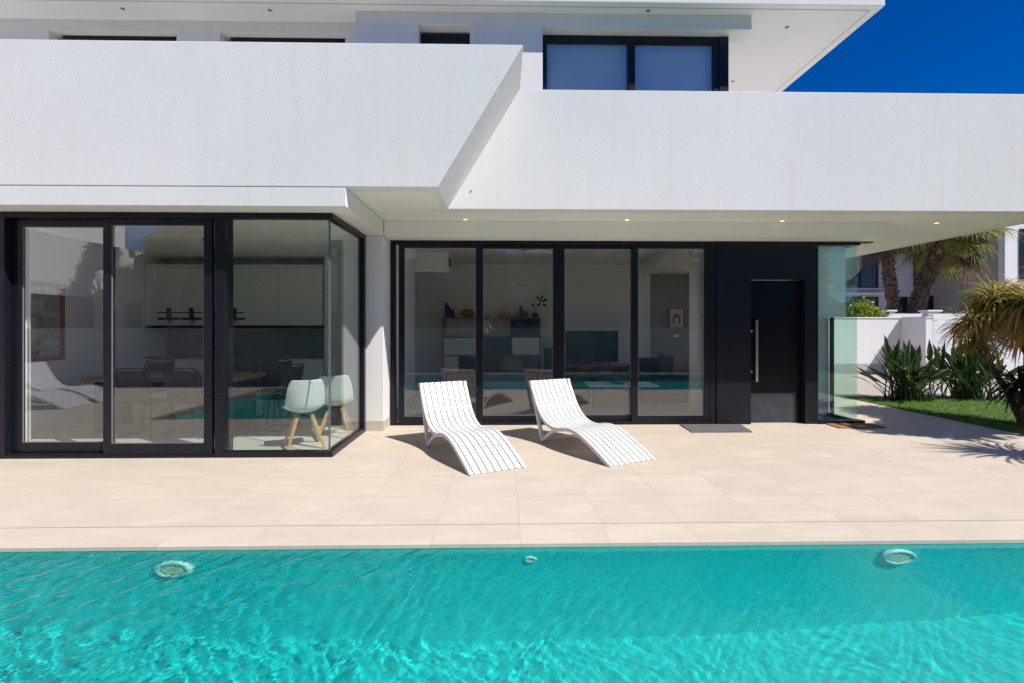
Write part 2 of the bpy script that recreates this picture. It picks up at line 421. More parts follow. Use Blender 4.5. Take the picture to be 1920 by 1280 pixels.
# --- upper floor
m_ = MB(); Y = 7.25
for (a, c) in ((-2.07, -1.186), (-.455, .583)): m_.box(a, c, Y, 7.6, 3.1, 5.9)
m_.box(-1.186, -.455, Y, 7.6, 5.726, 5.9); m_.box(.583, 3.595, Y, 7.6, 5.705, 5.9)
m_.box(-1.186, -.455, Y, 7.6, 3.1, 4.1)
for (a, c) in ((-16, -6.589), (-4.752, -4.12), (-2.303, -2.072)): m_.box(a, c, 7.53, 7.9, 3.1, 5.9)
m_.box(-6.589, -4.752, 7.53, 7.9, 5.742, 5.9); m_.box(-4.12, -2.303, 7.53, 7.9, 5.742, 5.9)
vp('upper_wall', m_, M['white'])
m_ = MB(); m_.box(-16, 3.3, 9.6, 9.8, 3.1, 5.9); m_.box(3.2, 3.34, 7.6, 9.6, 3.1, 5.7)
vp('upper_partition', m_, M['inner'])
m_ = MB(); m_.box(-16, 5.34, 6.98, 14, 5.902, 6.35)
vp('roof', m_, M['white'], bevel=.006)
m_ = MB(); m_.box(-16, 5.20, 7.085, 7.097, 5.8985, 5.901); m_.box(5.20, 5.212, 7.085, 14, 5.8985, 5.901)
vp('groove_shade_strip', m_, mat('groove_shadow', (.42, .40, .37), .9))  # thin strip coloured as the shadow in the soffit groove
def upper_window(xa, xb, z1, y, z0, mull=None, name='upper_window'):
    m_ = MB(); f = .075
    m_.box(xa, xa+f, y, y+.08, z0, z1); m_.box(xb-f, xb, y, y+.08, z0, z1)
    m_.box(xa+f, xb-f, y, y+.08, z1-.1, z1); m_.box(xa+f, xb-f, y, y+.08, z0, z0+.08)
    xs_ = [xa+f]
    if mull: m_.box(mull-.05, mull+.05, y-.02, y+.08, z0+.08, z1-.1); xs_ += [mull-.05, mull+.05]
    xs_.append(xb-f)
    o = vp(name, m_, M['black'], bevel=.004)
    for a, c in zip(xs_[::2], xs_[1::2]):
        obj('pane', box(a, c, y+.03, y+.045, z0+.08, z1-.1), M['paneup'], o)
        obj('blind', box(a, c, y+.095, y+.10, z0+.05, z1-.02), M['blindup'], o)
    return o
upper_window(.585, 3.2, 5.703, 7.44, 3.15, 1.905)
vp('corner_post', box(3.205, 3.344, 7.43, 7.55, 3.1, 5.703), M['black'], bevel=.004)
upper_window(-1.182, -.457, 5.70, 7.44, 4.1)
upper_window(-6.50, -4.754, 5.741, 7.66, 3.15, -5.6); upper_window(-4.04, -2.305, 5.741, 7.66, 3.15, -3.2)
# --- recessed downlights
def downlight(x, y, z, lit):
    dm = M.setdefault('dl_ring', mat('downlight_ring', (.75, .74, .70), .4))
    o = vp('downlight', MB().lathe([(.033, -.002), (.044, -.004), (.048, .0), (.048, .02), (.033, .02)], (x, y, z), 20), dm); pass
    if lit:
        lm = M.get('dl_lamp')
        if not lm:
            lm = mat('downlight_lamp', (1, .8, .3), .4); P(lm).inputs["Emission Color"].default_value = (1, .72, .18, 1)
            P(lm).inputs["Emission Strength"].default_value = 1.3; M['dl_lamp'] = lm
    else: lm = M.setdefault('dl_off', mat('downlight_unlit', (.16, .13, .09), .3, .5))
    obj('lamp_lens', MB().lathe([(.0001, -.009), (.022, -.007), (.032, -.001), (.032, .012)], (x, y, z), 16), lm, o)
for x, y in ((-.498, 6.965), (1.72, 6.956), (3.891, 6.983), (6.163, 7.083)): downlight(x, y, 2.897, True)
for x, y in ((-5.332, 7.262), (-3.278, 7.257), (2.072, 7.161), (4.259, 7.514), (4.216, 9.197)): downlight(x, y, 5.902, False)

# --- dining room sliding door (two panels) and glazed corner
m_ = MB()
m_.box(-5.75, -5.422, 5.655, 5.85, 0, 2.686); m_.box(-3.158, -3.054, 5.655, 5.85, 0, 2.686)
m_.box(-5.422, -3.158, 5.655, 5.85, 2.625, 2.686); m_.box(-5.422, -3.158, 5.655, 5.85, 0, .03); m_.box(-5.422, -3.158, 5.672, 5.684, .03, .05)
sd = vp('sliding_door', m_, M['black'], bevel=.003)
def panel(parent, x0, x1, gx0, gx1, y0, z0, gz0, gz1, z1, glass, hx=None, d=.045, seal=True):
    m_ = MB(); m_.box(x0, gx0, y0, y0+d, z0, z1); m_.box(gx1, x1, y0, y0+d, z0, z1)
    m_.box(gx0, gx1, y0, y0+d, z0, gz0); m_.box(gx0, gx1, y0, y0+d, gz1, z1)
    o = obj('sliding_panel', m_, M['black'], parent, bevel=.003)
    obj('pane', box(gx0, gx1, y0+.018, y0+.028, gz0, gz1), glass, parent)
    if seal:
        s_ = MB(); q = .006
        s_.box(gx0, gx0+q, y0+.008, y0+.0175, gz0, gz1); s_.box(gx1-q, gx1, y0+.008, y0+.0175, gz0, gz1)
        s_.box(gx0+q, gx1-q, y0+.008, y0+.0175, gz0, gz0+q); s_.box(gx0+q, gx1-q, y0+.008, y0+.0175, gz1-q, gz1)
        obj('glazing_seal', s_, M.setdefault('seal', mat('grey_glazing_seal', (.25, .25, .24), .6)), parent)
    if hx: obj('lock_pin', MB().box(hx-.008, hx+.008, y0-.012, y0-.001, 1.02, 1.06), M['steel'], parent)
    return o
panel(sd, -5.413, -4.32, -5.309, -4.40, 5.735, .035, .16, 2.54, 2.62, M['panedine'])
panel(sd, -4.384, -3.196, -4.297, -3.289, 5.68, .035, .155, 2.55, 2.62, M['panedine'])
# glazed corner
m_ = MB()
m_.box(-3.053, -1.87, 5.655, 5.76, 0, .062); m_.box(-3.053, -1.87, 5.655, 5.76, 2.628, 2.686)
m_.box(-1.965, -1.872, 5.762, 7.046, 0, .062); m_.box(-1.965, -1.872, 5.762, 7.046, 2.628, 2.686)
m_.box(-1.96, -1.873, 6.96, 7.045, .062, 2.628)
gc = vp('glazed_corner', m_, M['black'], bevel=.003)
obj('pane', box(-3.052, -1.922, 5.70, 5.714, .062, 2.628), M['panegreen'], gc)
obj('pane', box(-1.921, -1.907, 5.70, 6.96, .062, 2.628), M['panegreen'], gc)
obj('corner_seal', box(-1.926, -1.904, 5.694, 5.699, .062, 2.628), mat('grey_silicone', (.12, .14, .15), .5), gc)
# --- living room sliding doors (four panels)
m_ = MB()
m_.box(-1.625, -1.56, 7.45, 7.56, 0, 2.686); m_.box(3.075, 3.16, 7.45, 7.56, 0, 2.686)
m_.box(-1.56, 3.075, 7.45, 7.56, 2.635, 2.686); m_.box(-1.56, 3.075, 7.45, 7.56, 0, .028); m_.box(-1.56, 3.075, 7.46, 7.468, .028, .05)
ld = vp('sliding_door', m_, M['black'], bevel=.003)
panel(ld, -1.504, -.277, -1.42, -.378, 7.452, .03, .131, 2.578, 2.63, M['pane'])
panel(ld, -.36, .845, -.277, .756, 7.505, .03, .131, 2.578, 2.63, M['pane'])
panel(ld, .847, 2.0, .928, 1.912, 7.505, .03, .131, 2.578, 2.63, M['pane'])
panel(ld, 1.912, 3.07, 2.007, 2.985, 7.452, .03, .131, 2.578, 2.63, M['pane'])
# --- entrance: black cladding, door, glass box
m_ = MB(); m_.box(3.165, 3.677, 7.435, 7.62, 0, 2.123); m_.box(3.165, 4.687, 7.44, 7.62, 2.127, 2.688); m_.box(4.489, 4.687, 7.44, 7.62, 0, 2.123)
vp('entrance_cladding', m_, M['black'], bevel=.002)
dr = vp('front_door', box(3.68, 4.486, 7.54, 7.60, .012, 2.118), M['blackdoor'], bevel=.003)
obj('kick_plate', box(3.686, 4.40, 7.530, 7.539, .02, .452), M['steelkick'], dr, bevel=.002)
m_ = MB(); m_.box(3.772, 3.806, 7.475, 7.492, .622, 1.53); m_.box(3.782, 3.796, 7.492, 7.539, .72, .74); m_.box(3.782, 3.796, 7.492, 7.539, 1.41, 1.43)
obj('pull_handle', m_, M['steel'], dr, bevel=.002)
for z in (.775, 1.365): obj('lock', MB().lathe([(.006, -.002), (.012, 0), (.018, .002), (.018, .012)][::-1], (3.735, 7.539, z), 16, 'y'), M['steel'], dr, smooth=True)
obj('door_knob', MB().lathe([(.001, .034), (.022, .03), (.025, .02), (.012, .008), (.012, 0)], (3.69, 7.5385, .98), 16, 'y'), M['steel'], dr, smooth=True)
m_ = MB(); m_.box(4.689, 5.38, 7.42, 7.56, 0, .05); m_.box(4.689, 5.32, 7.435, 7.56, 2.635, 2.687); m_.box(5.32, 5.52, 7.435, 7.56, 2.672, 2.687)
m_.box(5.25, 5.32, 7.56, 8.12, 0, .05); m_.box(5.25, 5.32, 7.56, 8.12, 2.635, 2.687); m_.box(5.296, 5.344, 8.07, 8.12, .05, 2.635)
gbx = vp('glass_box', m_, M['black'], bevel=.002)
obj('pane', box(4.689, 5.287, 7.475, 7.487, .05, 2.635), M['paneentry'], gbx)
obj('pane', box(5.288, 5.30, 7.475, 8.068, .05, 2.635), M['paneentry'], gbx)
obj('roller_blind', MB().box(4.694, 5.155, 7.525, 7.528, 1.60, 2.634).box(4.694, 5.155, 7.517, 7.536, 1.565, 1.60), M['frost'], gbx)
# --- rooms behind the glass
m_ = MB()
m_.box(-6.6, -6.3, 6.0, 12.4, 0, 2.688)                       # dining room outer wall
m_.box(-6.3, -3.15, 9.71, 9.9, 0, 2.688)
m_.box(-3.15, -1.75, 9.1, 9.3, 0, 2.688)
m_.box(-1.89, -1.70, 7.452, 10.0, 0.13, 2.688)
m_.box(-3.3, -3.1, 10.0, 12.4, 0, 2.895)
m_.box(-3.1, 3.55, 12.1, 12.4, 0, 2.895)
m_.box(5.0, 5.24, 8.165, 8.7, 0.004, 2.688); m_.box(5.0, 5.24, 8.7, 11.9, 2.45, 2.688); m_.box(5.0, 5.24, 11.9, 12.4, 0.004, 2.688)
m_.box(4.67, 5.295, 8.13, 8.163, 0.004, 2.688)
vp('interior_wall', m_, M['inner'])
vp('ceiling', box(-6.6, -1.75, 7.052, 9.9, 2.69, 2.888), M['inner'])
vp('interior_wall', box(3.55, 5.0, 12.2, 12.45, 0, 2.688), M['innerdim'])
m_ = MB(); m_.box(-2.55, -1.05, 10.0, 10.6, 2.5, 2.894)
bk = vp('bulkhead', m_, M['inner'])
m_ = MB(); rows = [[], []]
for i in range(31):
    u = i/30; a_ = (-5.62 + .24*u, 5.93 + .03*math.sin(u*24)); rows[0].append(m_.b.verts.new((*a_, .02))); rows[1].append(m_.b.verts.new((*a_, 2.66)))
for i in range(30): m_.face([rows[0][i], rows[0][i+1], rows[1][i+1], rows[1][i]])
vp('curtain', m_, M['inner'], smooth=True)
v_ = MB(); v_.box(-1.049, -1.04, 10.1, 10.4, 2.62, 2.8)
obj('vent', v_, M['dark'], bk)
m_ = MB()
for k in range(6): m_.box(-2.07, -1.84, 9.085, 9.096, 2.40+k*.03, 2.418+k*.03)
vp('vent_grille', m_, mat('grille_grey', (.35, .35, .33), .6))
vp('round_column', MB().lathe([(.135, 0.004), (.135, 2.688)], (3.24, 8.35, 0), 32), M['inner'], smooth=True)
m_ = MB(); m_.box(-16, -6.6, 12.0, 12.3, 0, 2.9); m_.box(-6.6, 5.26, 12.45, 12.65, 2.9, 5.9); m_.box(-6.6, 5.26, 12.45, 12.65, 0, 2.899)
vp('rear_wall', m_, M['white'])
def added_window(x0, x1, y0, y1, z0, z1):
    f = .06; m_ = MB()
    if x1-x0 > y1-y0: m_.box(x0, x0+f, y0, y1, z0, z1); m_.box(x1-f, x1, y0, y1, z0, z1); m_.box(x0+f, x1-f, y0, y1, z0, z0+f); m_.box(x0+f, x1-f, y0, y1, z1-f, z1); q = (x0+f, x1-f, y0+.03, y0+.042, z0+f, z1-f)
    else: m_.box(x0, x1, y0, y0+f, z0, z1); m_.box(x0, x1, y1-f, y1, z0, z1); m_.box(x0, x1, y0+f, y1-f, z0, z0+f); m_.box(x0, x1, y0+f, y1-f, z1-f, z1); q = (x0+.03, x0+.042, y0+f, y1-f, z0+f, z1-f)
    o = vp('window', m_, M['black']); obj('pane', box(*q), M['pane'], o)
added_window(5.08, 5.16, 8.7, 11.9, .006, 2.449)  # side window added out of view to let more daylight in

# ================================================================== SUN LOUNGERS
def make_lounger(label):
    t = thing('sun_lounger', label, 'sun lounger', group='white slatted sun loungers on the terrace')
    # local frame: +x runs from the rear foot to the toe, +y across the width (0 .. W)
    Wd = .63
    back = smooth_curve([(-.285, 0, .742), (-.20, 0, .60), (-.115, 0, .465), (-.02, 0, .352), (.10, 0, .272), (.24, 0, .236), (.37, 0, .238)], 7)
    front = smooth_curve([(.37, 0, .238), (.48, 0, .262), (.60, 0, .272), (.74, 0, .256), (.90, 0, .205), (1.05, 0, .142), (1.19, 0, .078), (1.315, 0, .014)], 7)
    prof = back + front[1:]
    def nrm(i):
        a, c = prof[max(i-1, 0)], prof[min(i+1, len(prof)-1)]
        d = (c-a).normalized(); return Vector((-d.z, 0, d.x))
    th = .03
    def ribbon(m_, y0, y1, i0, i1, lo, hi):
        rows = []
        for i in range(i0, i1+1):
            n_ = nrm(i); p = prof[i]
            q = [p + n_*hi + Vector((0, y0, 0)), p + n_*hi + Vector((0, y1, 0)), p + n_*lo + Vector((0, y1, 0)), p + n_*lo + Vector((0, y0, 0))]
            rows.append([m_.b.verts.new(v) for v in q])
        for a, c in zip(rows, rows[1:]):
            for k in range(4): m_.face([a[k], a[(k+1) % 4], c[(k+1) % 4], c[k]])
        m_.face(rows[0][::-1]); m_.face(rows[-1])
    n = len(prof)
    m_ = MB(); k = 8; e = .045; gap = .0098; sw = (Wd - 2*e - (k-2)*gap + 0)/(k-1)
    x = e + gap*.5
    sw = (Wd - 2*e - gap*k)/(k-1)
    y = e + gap
    for j in range(k-1):
        ribbon(m_, y, y+sw, 0, n-1, -th, 0); y += sw + gap
    slats = obj('slatted_seat', m_, M['chaise'], t, world=False, bevel=.003)
    br = [int(n*.0), int(n*.165), int(n*.33), int(n*.52), int(n*.66), int(n*.82), n-2]
    for i in br:
        m_ = MB(); ribbon(m_, e-.002, Wd-e+.002, i, min(i+1, n-1), -th-.012, -th-.001 if i not in (br[1], br[2]) else -.004)
        obj('cross_rib', m_, M['chaise'], t, world=False)
    for y0, y1 in ((0, e), (Wd-e, Wd)):
        m_ = MB(); ribbon(m_, y0, y1, 0, n-1, -.040, .002)
        # lower arch from the rear foot up to the seat, and the straight strut up to the back
        arch = smooth_curve([(0, 0, .018), (.06, 0, .062), (.15, 0, .125), (.26, 0, .186), (.37, 0, .216), (.47, 0, .236)], 5)
        rows = []
        for i, p in enumerate(arch):
            d = (arch[min(i+1, len(arch)-1)] - arch[max(i-1, 0)]).normalized(); n_ = Vector((-d.z, 0, d.x))
            rows.append([m_.b.verts.new(v) for v in (p+n_*.018+Vector((0, y0+.001, 0)), p+n_*.018+Vector((0, y1-.001, 0)), p-n_*.018+Vector((0, y1-.001, 0)), p-n_*.018+Vector((0, y0+.001, 0)))])
        for a, c in zip(rows, rows[1:]):
            for q in range(4): m_.face([a[q], a[(q+1) % 4], c[(q+1) % 4], c[q]])
        m_.face(rows[0][::-1]); m_.face(rows[-1])
        obj('side_frame', m_, M['chaise'], t, world=False, bevel=.006)
        m_ = MB()
        a, c = Vector((.0, 0, .02)), Vector((-.282, 0, .738)); d = (c-a).normalized(); n_ = Vector((-d.z, 0, d.x)); h0, h1 = .021, .016
        v = [m_.b.verts.new(q) for yy in (y0+.002, y1-.002) for q in (a-n_*h0+Vector((0, yy, 0)), a+n_*h0+Vector((0, yy, 0)), c+n_*h1+Vector((0, yy, 0)), c-n_*h1+Vector((0, yy, 0)))]
        for q in ((0,1,2,3), (7,6,5,4), (0,4,5,1), (1,5,6,2), (2,6,7,3), (3,7,4,0)): m_.face([v[i] for i in q])
        obj('strut', m_, M['chaise'], t, world=False, bevel=.005)
        pm = M.setdefault('pad', mat('rubber_pad', (.55, .55, .53), .7))
        for a_, c_ in ((-.012, .022), (1.29, 1.325)): obj('foot_pad', box(a_, c_, y0+.008, y1-.008, 0, .012), pm, t, world=False)
    obj('stretcher', MB().tube([(.06, e, .05), (.06, Wd-e, .05)], .013, 10), M['chaise'], t, world=False, smooth=True)
    return t
lg = make_lounger('white slatted lounger nearer the pillar, left one of the pair')
def place_lounger(o, foot, toe):
    d = Vector(toe) - Vector(foot); o.location = (foot[0], foot[1], 0); o.rotation_euler = (0, 0, math.atan2(d.y, d.x))
place_lounger(lg, (-.901, 6.091), (-.318, 4.924))
lg2 = copy_tree(lg); lg2['label'] = 'white slatted lounger nearer the black entrance, right one of the pair'
place_lounger(lg2, (.491, 6.342), (1.106, 5.181))
lg3 = copy_tree(lg); lg3['label'] = 'mirrored white lounger beyond the pool end, the one nearer the house'
place_lounger(lg3, (-8.94, 1.86), (-7.63, 1.87))
lg4 = copy_tree(lg); lg4['label'] = 'mirrored white lounger beyond the pool end, the one farther from the house'
place_lounger(lg4, (-8.92, 1.08), (-7.61, 1.09))

# ================================================================== DOORMATS
matg = varied('grey_mat_pile', (.10, .10, .105), (.15, .15, .155), 110, .95, bs=.4)
t = MB(); t.prism([(2.585, 6.86), (3.42, 6.86), (3.50, 7.40), (2.60, 7.40)], 'z', .0015, .013)
tag(obj('doormat', t, matg, bevel=.004), 'grey rubber doormat on the tiles before the black front door', 'doormat')
matc = varied('coir_mat_fibre', (.26, .14, .045), (.40, .23, .085), 120, .95, bs=.6)
t = MB(); t.prism([(4.78, 7.10), (5.46, 7.12), (5.46, 7.41), (4.78, 7.41)], 'z', .0015, .016)
tag(obj('doormat', t, matc, bevel=.004), 'brown coir doormat on the tiles below the narrow glass corner', 'doormat')

# ================================================================== POOL FITTINGS
pw = mat('pool_light_white', (.90, .91, .84), .4); lensm = varied('pool_light_lens', (.74, .78, .62), (.84, .87, .72), 40, .25)
def pool_light(x, z, label):
    t = thing('pool_light', label, 'pool light', (x, PY1, z), group='round lights in the pool wall')
    _r = obj('rim', MB().lathe([(.082, .014), (.088, .03), (.105, .036), (.122, .026), (.128, .0)][::-1], (0, 0, 0), 40, 'y'), pw, t, smooth=True, world=False)
    m_ = MB(); m_.lathe([(.0001, .020), (.05, .019), (.081, .013)][::-1], (0, 0, 0), 32, 'y')
    for k in range(-6, 7):
        hw = math.sqrt(max(0, .076**2-(k*.0115)**2)); m_.box(-hw, hw, -.0245, -.018, k*.0115-.003, k*.0115+.003)
    obj('lens', m_, lensm, t, world=False)
    for a in (0, 90, 180, 270):
        obj('screw', MB().lathe([(.0001, .042), (.007, .040), (.007, .03)][::-1], (.105*math.cos(R(a)), 0, .105*math.sin(R(a))), 8, 'y'), M['steel'], t, world=False)
    for q in t.children: q.cycles.is_caustics_receiver = True
    return t
pool_light(-2.15, -.33, 'round pool light blurred by ripples, on the left of the jet nozzle')
pool_light(2.67, -.25, 'round ribbed pool light in calm water, on the right of the jet nozzle')
t = thing('pool_jet', 'small white water inlet nozzle in the pool wall between the two lights', 'pool jet', (.19, PY1, -.21))
obj('flange', MB().lathe([(.024, .012), (.030, .020), (.040, .014), (.044, 0)][::-1], (0, 0, 0), 24, 'y'), pw, t, smooth=True, world=False)
obj('nozzle_hole', MB().lathe([(.0001, .004), (.0235, .005)][::-1], (0, 0, 0), 20, 'y'), M['dark'], t, world=False)
for q in t.children: q.cycles.is_caustics_receiver = True

# ================================================================== INSIDE: DINING ROOM
# kitchen units
K = thing('kitchen_unit', 'long fitted kitchen with pale handleless fronts and dark backsplash', 'kitchen', (-4.7, 9.4, 0))
for i in range(4):
    a = -6.29 + i*.777; obj('upper_cabinet', box(a, a+.771, 9.1, 9.705, 1.447, 2.47), M['cab'], K, bevel=.003)
    if i != 2: obj('base_cabinet', box(a, a+.771, 9.1, 9.705, .10, .875), M['cab'], K, bevel=.003)
obj('upper_fascia', box(-6.29, -3.18, 9.09, 9.70, 2.474, 2.52), M['cab'], K)
obj('light_trim', box(-6.29, -3.18, 9.11, 9.70, 1.40, 1.443), M['dark'], K)
obj('backsplash', box(-6.29, -3.18, 9.69, 9.704, .90, 1.398), M['splash'], K)
obj('worktop', box(-6.295, -3.175, 9.07, 9.69, .878, .905), M['splash'], K, bevel=.003)
obj('plinth', box(-6.29, -3.18, 9.15, 9.70, .004, .098), M['cab'], K)
obj('base_cabinet', box(-4.736, -3.965, 9.1, 9.705, .10, .28), M['cab'], K, bevel=.003)
ov = obj('oven', box(-4.73, -3.97, 9.095, 9.70, .284, .872), M['screen'], K, bevel=.003)
obj('handle', MB().tube([(-4.62, 9.06, .70), (-4.08, 9.06, .70)], .01, 8), M['steel'], ov)
obj('control_strip', box(-4.71, -3.99, 9.088, 9.0945, .78, .85), mat('oven_panel', (.05, .05, .055), .3), ov)
# framed painting
a_ = mat('abstract_painting', (.5, .5, .5), .7)
pp = pos(a_); nA = noise(a_, pp, 2.6, 6, .65); nB = noise(a_, scaled(a_, pp, (1, 1.6, 3)), 3.1, 5)
L(a_, mixc(a_, ramp(a_, nB, [(.5, (0,)*3), (.56, (1,)*3)]), ramp(a_, nA, [(.35, (.08, .06, .07)), (.45, (.5, .46, .4)), (.6, (.66, .64, .6)), (.7, (.22, .25, .3))]), (.40, .38, .36)), P(a_).inputs["Base Color"])
t = thing('framed_painting', 'abstract painting in a wide reddish frame on the dining room wall', 'painting', (-6.29, 7.0, 1.0))
m_ = MB(); m_.box(-6.297, -6.26, 6.3, 7.42, .97, 1.03); m_.box(-6.297, -6.26, 6.3, 7.42, 1.98, 2.04); m_.box(-6.297, -6.26, 6.3, 6.36, 1.03, 1.98); m_.box(-6.297, -6.26, 7.36, 7.42, 1.03, 1.98)
obj('frame', m_, M['brownframe'], t, bevel=.003); obj('canvas', box(-6.297, -6.28, 6.36, 7.36, 1.03, 1.98), a_, t)
# table
t = thing('dining_table', 'long oak dining table on dark slab legs behind the sliding door', 'table', (-4.62, 7.38, 0))
obj('tabletop', box(-5.66, -3.58, 6.95, 7.80, .695, .75), M['tablewood'], t, bevel=.004)
for x in (-5.56, -3.74): obj('leg', box(x, x+.06, 7.05, 7.70, .004, .694), M['dark'], t, bevel=.003)
# cord chairs
def make_cord_chair(label):
    t = thing('dining_chair', label, 'chair', group='dark cord dining chairs round the table')
    # local: sitter faces +y
    m_ = MB(); seat = [(-.22, .23), (.22, .23), (.20, -.22), (-.20, -.22)]
    m_.prism(seat, 'z', .435, .46); obj('seat', m_, M['weave'], t, world=False, bevel=.008)
    m_ = MB(); rows = []
    for (y, z, hw) in ((-.21, .48, .20), (-.235, .58, .215), (-.27, .72, .22), (-.30, .83, .21), (-.312, .875, .19)):
        rows.append([[m_.b.verts.new((hw*math.sin(q*.5)/math.sin(.5*1.0)*1.0, y - .035*(math.cos(q)-1)*-1 + dd, z)) for q in (-1, -.5, 0, .5, 1)] for dd in (0, -.016)])
    for a, c in zip(rows, rows[1:]):
        for s_ in (0, 1):
            for k in range(4): m_.face([a[s_][k], a[s_][k+1], c[s_][k+1], c[s_][k]])
    for k in range(4):
        m_.face([rows[0][0][k], rows[0][0][k+1], rows[0][1][k+1], rows[0][1][k]]); m_.face([rows[-1][0][k], rows[-1][0][k+1], rows[-1][1][k+1], rows[-1][1][k]])
    for a, c in zip(rows, rows[1:]):
        for k in (0, 4): m_.face([a[0][k], a[1][k], c[1][k], c[0][k]])
    obj('backrest', m_, M['weave'], t, world=False, smooth=True)
    obj('back_tube', MB().tube(smooth_curve([(-.21, -.205, .46), (-.228, -.25, .66), (-.222, -.305, .84), (-.17, -.325, .90), (0, -.33, .905), (.17, -.325, .90), (.222, -.305, .84), (.228, -.25, .66), (.21, -.205, .46)], 4), .012, 7), M['dark'], t, smooth=True, world=False)
    for sx in (-1, 1):
        obj('leg_loop', MB().tube(smooth_curve([(sx*.20, -.19, .44), (sx*.215, -.25, .10), (sx*.215, -.23, .014), (sx*.215, 0, .014), (sx*.215, .20, .014), (sx*.215, .235, .10), (sx*.21, .19, .44)], 4), .010, 7), M['dark'], t, smooth=True, world=False)
    return t
ch = make_cord_chair('dark cord chair with its back to the glass, nearer the painting')
spots = [(-4.72, 6.86, 0, None), (-4.05, 6.84, -3, 'dark cord chair with its back to the glass, below the pendant on the table front'),
         (-5.45, 7.92, 180, 'dark cord chair across the table by its end nearest the painting'), (-4.15, 7.95, 182, 'dark cord chair across the table, seen just above another chair back'),
         (-3.66, 8.05, 176, 'dark cord chair across the table by the corner nearest the oven'), (-3.22, 7.25, 82, 'dark cord chair seen side on at the table end by the oven')]
for i, (x, y, a, lb) in enumerate(spots):
    o = ch if i == 0 else copy_tree(ch)
    if lb: o['label'] = lb
    o.location = (x, y, .004); o.rotation_euler = (0, 0, R(a))
# pendant over the table
t = thing('pendant_lamp', 'black bar pendant lamp with small amber bulbs over the table', 'pendant lamp', (-4.25, 7.4, 2.6))
m_ = MB(); m_.tube([(-4.95, 7.4, 1.63), (-3.72, 7.4, 1.63)], .009, 8); obj('rod', m_, M['dark'], t)
obj('cord', MB().tube([(-4.25, 7.4, 1.64), (-4.25, 7.4, 2.685)], .004, 6), M['dark'], t)
obj('ceiling_rose', MB().lathe([(.05, 2.665), (.05, 2.6895)], (-4.25, 7.4, 0), 20), M['dark'], t)
for x in (-4.78, -4.46, -4.12, -3.85):
    s_ = obj('lamp_bar', MB().box(x-.135, x+.135, 7.37, 7.43, 1.525, 1.56).box(x-.022, x+.022, 7.378, 7.422, 1.561, 1.70), M['dark'], t)
    obj('bulb', MB().lathe([(.0001, 1.455), (.03, 1.475), (.032, 1.50), (.018, 1.524)], (x+.02, 7.4, 0), 14), M['bulb'], s_, smooth=True)
# white shell chairs
def make_shell_chair(label):
    t = thing('shell_chair', label, 'chair', group='white shell chairs in the glass corner')
    m_ = MB(); rows = []
    pr = [(.23, .452, .215, .02), (.20, .438, .225, .03), (.10, .425, .23, .055), (0, .42, .23, .07), (-.10, .425, .225, .085), (-.17, .45, .222, .10), (-.205, .50, .222, .105), (-.225, .57, .22, .095), (-.245, .66, .212, .075), (-.262, .74, .20, .055), (-.275, .80, .18, .04), (-.28, .825, .155, .032)]
    K_ = 13; ths = .008
    for i, (y, z, hw, dish) in enumerate(pr):
        a, c = pr[max(i-1, 0)], pr[min(i+1, len(pr)-1)]; d = Vector((0, c[0]-a[0], c[1]-a[1])).normalized(); n_ = Vector((0, d.z, -d.y))
        if n_.z < 0 and n_.y < 0: n_ = -n_
        n_ = Vector((0, abs(d.z), abs(d.y)))
        row = []
        for k in range(K_):
            u = -1 + 2*k/(K_-1); off = dish*abs(u)**2.4
            row.append(Vector((hw*u, y, z)) + n_*off)
        rows.append((row, n_))
    T = [[m_.b.verts.new(p) for p in r] for r, n_ in rows]; B = [[m_.b.verts.new(p - n_*ths) for p in r] for r, n_ in rows]
    for A_ in (T, B):
        for a, c in zip(A_, A_[1:]):
            for k in range(K_-1): m_.face([a[k], a[k+1], c[k+1], c[k]])
    for k in range(K_-1):
        for i in (0, -1): m_.face([T[i][k], T[i][k+1], B[i][k+1], B[i][k]])
    for i in range(len(T)-1):
        for k in (0, -1): m_.face([T[i][k], T[i+1][k], B[i+1][k], B[i][k]])
    o = obj('seat_shell', m_, M['shell'], t, smooth=True, world=False)
    sb = o.modifiers.new("subsurf", 'SUBSURF'); sb.levels = 1; sb.render_levels = 1
    for sx in (-1, 1):
        for sy in (-1, 1):
            a, c = Vector((sx*.075, sy*.075-.01, .405)), Vector((sx*.205, sy*.205-.01, .0))
            d = (c-a).normalized(); u = Vector((1, 0, 0)); u = (u-d*u.dot(d)).normalized(); v = d.cross(u)
            m_ = MB(); rr = []
            for p, h in ((a, .021), (c, .014)): rr.append([m_.b.verts.new(p + i*u*h + j*v*h) for i, j in ((-1,-1), (1,-1), (1,1), (-1,1))])
            for k in range(4): m_.face([rr[0][k], rr[0][(k+1) % 4], rr[1][(k+1) % 4], rr[1][k]])
            m_.face(rr[0]); m_.face(rr[1]); obj('leg', m_, M['wood'], t, world=False, bevel=.003)
    m_ = MB(); m_.obox((0, -.01, .39), (.10, .10, 0), (-.008, .008, 0), (0, 0, .006)); m_.obox((0, -.01, .376), (.10, -.10, 0), (.008, .008, 0), (0, 0, .006))
    obj('leg_bracket', m_, M['dark'], t, world=False)
    return t
sc = make_shell_chair('white plastic shell chair on oak legs nearer the glass front')
sc.location = (-2.37, 6.14, .004); sc.rotation_euler = (0, 0, R(28))
s2 = copy_tree(sc); s2['label'] = 'white shell chair on oak legs set farther back, half behind the corner pane'
s2.location = (-2.16, 6.68, .004); s2.rotation_euler = (0, 0, R(12))

